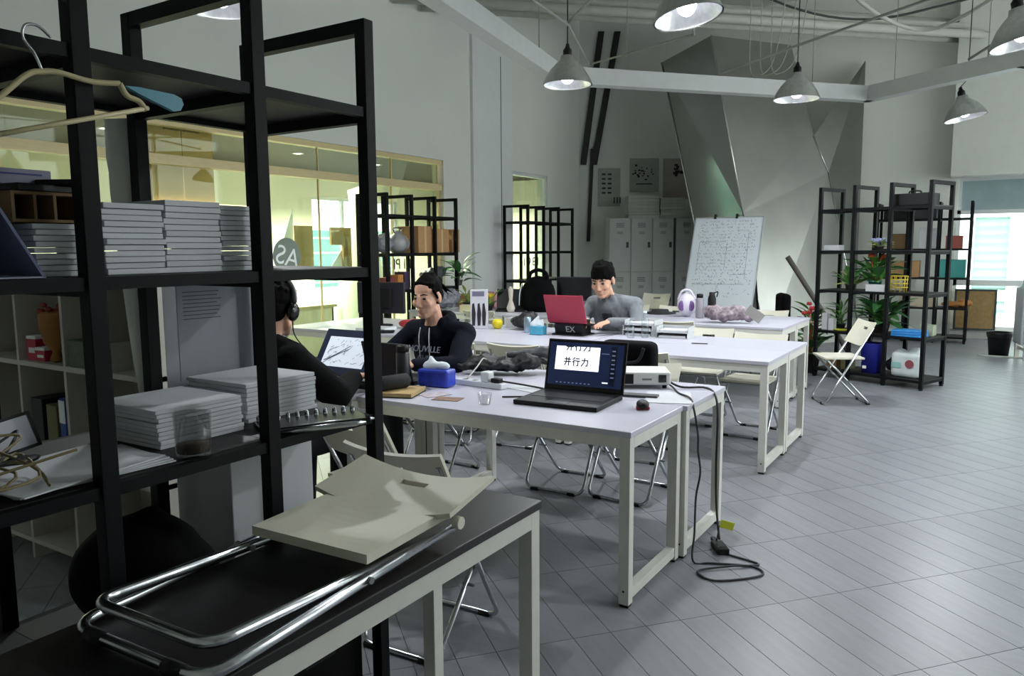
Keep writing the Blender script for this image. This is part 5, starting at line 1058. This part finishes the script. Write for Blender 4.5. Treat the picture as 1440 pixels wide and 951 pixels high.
# ================================================================== LONG WALL RACK (boxes) AND BEHIND THE GLASS
for k, (y, w_, h, lb) in enumerate(((7.58, .28, .33, 'cardboard box beside the white gourd on the wall rack'), (7.92, .30, .30, 'cardboard box in the middle of the wall rack shelf'), (8.22, .16, .30, 'narrow cardboard box at the end of the wall rack shelf'))):
    t = thing('cardboard_box', lb, 'box', (-6.22, y, SHZ[3]+.0008), 0, 'cardboard boxes on the wall rack'); MB().box(-.16, .16, -w_/2, w_/2, 0, h, bev=.003).build('body', card, t); MB().box(.1601, .161, -.02, .02, 0, h).build('tape', M('tape_tan', '#c0a078', .5), t)
t = thing('white_gourd', 'round white jar with a handle on the wall rack shelf', 'jar', (-6.24, 7.26, SHZ[3]+.0008)); MB().lathe([(.06, 0), (.13, .05), (.15, .12), (.11, .2), (.05, .235), (.045, .27), (0, .27)], seg=20).build('body', M('jar_white', '#a7a6a8', .5), t); MB().tube(smooth([(-.0, -.05, .24), (0, -.08, .30), (0, .08, .30), (0, .05, .24)]), .008, 8).build('handle', greym, t)
tag(lumpy(remesh(MB().ell((0, 0, .11), (.12, .12, .11)).ell((0, .05, .2), (.06, .06, .05)).build('grey_toy', M('grey_fur', ''), None, (-6.24, 6.99, SHZ[3]+.0008)), .015, 2), 0.06, 0.05), 'grey fluffy toy at the end of the wall rack shelf', 'toy')
plant('dry dark twig plant at the end of the wall rack', (-6.05, 8.25, SHZ[2]+.0008), (.06, .08), 'dd', 18, .28, .25, None, 61, greym)
tag(lumpy(remesh(MB().ell((0, 0, .12), (.14, .2, .12)).ell((0, .15, .18), (.1, .12, .08)).build('grey_bag', M('grey_nylon', ''), None, (-6.25, 7.92, SHZ[2]+.0008)), .015, 2), 0.07, 0.08), 'grey soft bag on the middle shelf of the wall rack', 'bag')
for k, (y, c) in enumerate(((6.95, '#7d2f36'), (7.1, '#b5793a'), (7.22, '#3b2c46'))): tag(MB().box(-.08, .08, -.05, .05, 0, .15+.03*k, bev=.003).build('small_carton', M('carton_c%d' % k, c, .6), None, (-6.15, y, SHZ[2]+.0008)), ['dark red small carton on the wall rack', 'amber small carton on the wall rack', 'dark purple small carton on the wall rack'][k], 'box')
# shutters with light strip high behind the glass
t = thing('wooden_shutters', 'pair of tan wooden shutter boards high behind the glass', 'shutters', (-7.05, 4.9, 1.98), 0)
shm = M('tan_ply', '#c9a873', .6, var=.04, stretch=(1, 1, 5))
MB().box(-.02, .02, -.35, -.005, 0, .80).build('board', shm, t); MB().box(-.02, .02, .005, .36, 0, .80).build('board', shm, t)
for y in (-.20, .02): MB().box(.021, .05, y, y+.17, .70, .75).build('closer', M('closer_bronze', '#8b7a5c', .4, .5), t)
tag(MB().box(-.03, .03, -.40, .75, 0, .05).build('light_strip', M('strip_light', '#ffe9bd', .4, emit=2.2), None, (-7.0, 4.95, 1.92)), 'warm light strip below the tan shutter boards', 'lamp')
for k, (y, z, w_, h, lb) in enumerate(((6.24, 1.26, .26, .5, 'upright tan board standing behind the glass'), (6.83, 1.54, .34, .21, 'tan board fixed high behind the glass'), (6.93, 1.2, .14, .34, 'short tan board below the high one behind the glass'))):
    tag(MB().box(-.015, .015, -w_/2, w_/2, 0, h).build('tan_board', shm, None, (-6.78+.0, y, z)), lb, 'board')
sail = M('white_sail', '#f2f5f2', .6, emit=.0)
for k, (pts, lb) in enumerate((([(0, 5.98, 1.62), (0, 6.12, 1.95), (0, 6.12, 1.5)], 'white triangular pennant behind the glass beside the upright tan board'), ([(0, 6.66, 1.24), (0, 6.94, 1.24), (0, 6.94, 1.55)], 'white triangular pennant behind the glass below the high tan board'))):
    tag(MB().prism(pts, (.006, 0, 0)).build('pennant', sail, None, (-6.82, 0, 0)), lb, 'pennant')
t = thing('white_lantern', 'tall white cone lantern standing behind the glass', 'lantern', (-7.6, 8.05, 0)); MB().lathe([(.42, .0), (.40, .5), (.2, 1.9), (.14, 2.1), (.16, 2.3), (0, 2.36)], seg=18).build('body', M('lantern_paper', '#dfe8d8', .7), t); MB().lathe([(.42, 0), (.44, .06), (.42, .12)], seg=18).build('base_ring', shm, t)
t = thing('glass_lettering', 'white lettering and grey disc stuck on the glass partition', 'lettering', (-6.72, 5.93, 1.42))
MB().lathe([(.2, 0), (.2, .002)], seg=28, T=Matrix.Rotation(PI/2, 4, 'Y')).build('disc', M('disc_grey', '#7d8a80', .6), t)
text_mesh('AS', .30, 'letters', fwh, t, Matrix.Translation((.008, 0, -.02)) @ Matrix.Rotation(PI/2, 4, 'Z') @ Matrix.Rotation(PI/2, 4, 'X') @ Matrix.Rotation(-.25, 4, 'Z') @ Matrix.Diagonal((-1, 1, 1, 1)), .002)
t = thing('glass_lettering', 'dark lettering on the glass behind the wall rack', 'lettering', (-6.715, 7.9, 1.28)); text_mesh('RI PI', .2, 'letters', M('letter_dark', '#3c4038', .6), t, Matrix.Rotation(PI/2, 4, 'Z') @ Matrix.Rotation(PI/2, 4, 'X') @ Matrix.Diagonal((-1, 1, 1, 1)), .002)
t = thing('glass_lettering', 'dark lettering on the narrow window', 'lettering', (-6.715, 11.25, 1.25)); text_mesh('1 9 E I', .2, 'letters', M('letter_dark', ''), t, Matrix.Rotation(PI/2, 4, 'Z') @ Matrix.Rotation(PI/2, 4, 'X'), .002)
# desk and chairs behind the glass
t = thing('reception_desk', 'cream desk standing in the room behind the glass', 'desk', (-8.0, 6.4, 0)); MB().box(-.35, .35, -1.2, 1.2, .70, .74).build('top', M('cream_card', ''), t); MB().box(.30, .33, -1.15, 1.15, .05, .70).build('modesty_panel', crw, t)
for y in (-1.15, 1.12): MB().box(-.33, .33, y, y+.03, 0, .70).build('side', crw, t)
for k, (y, c) in enumerate(((5.7, '#4a4a44'), (6.3, '#6d7a62'), (6.9, '#7d6a4a'))): tag(MB().box(-.12, .12, -.15, .15, 0, .12+.05*k, bev=.01).build('desk_box', M('desk_box_%d' % k, c, .7), None, (-8.0, y, .741)), ['dark box on the desk behind the glass', 'sage box on the desk behind the glass', 'brown box on the desk behind the glass'][k], 'box')
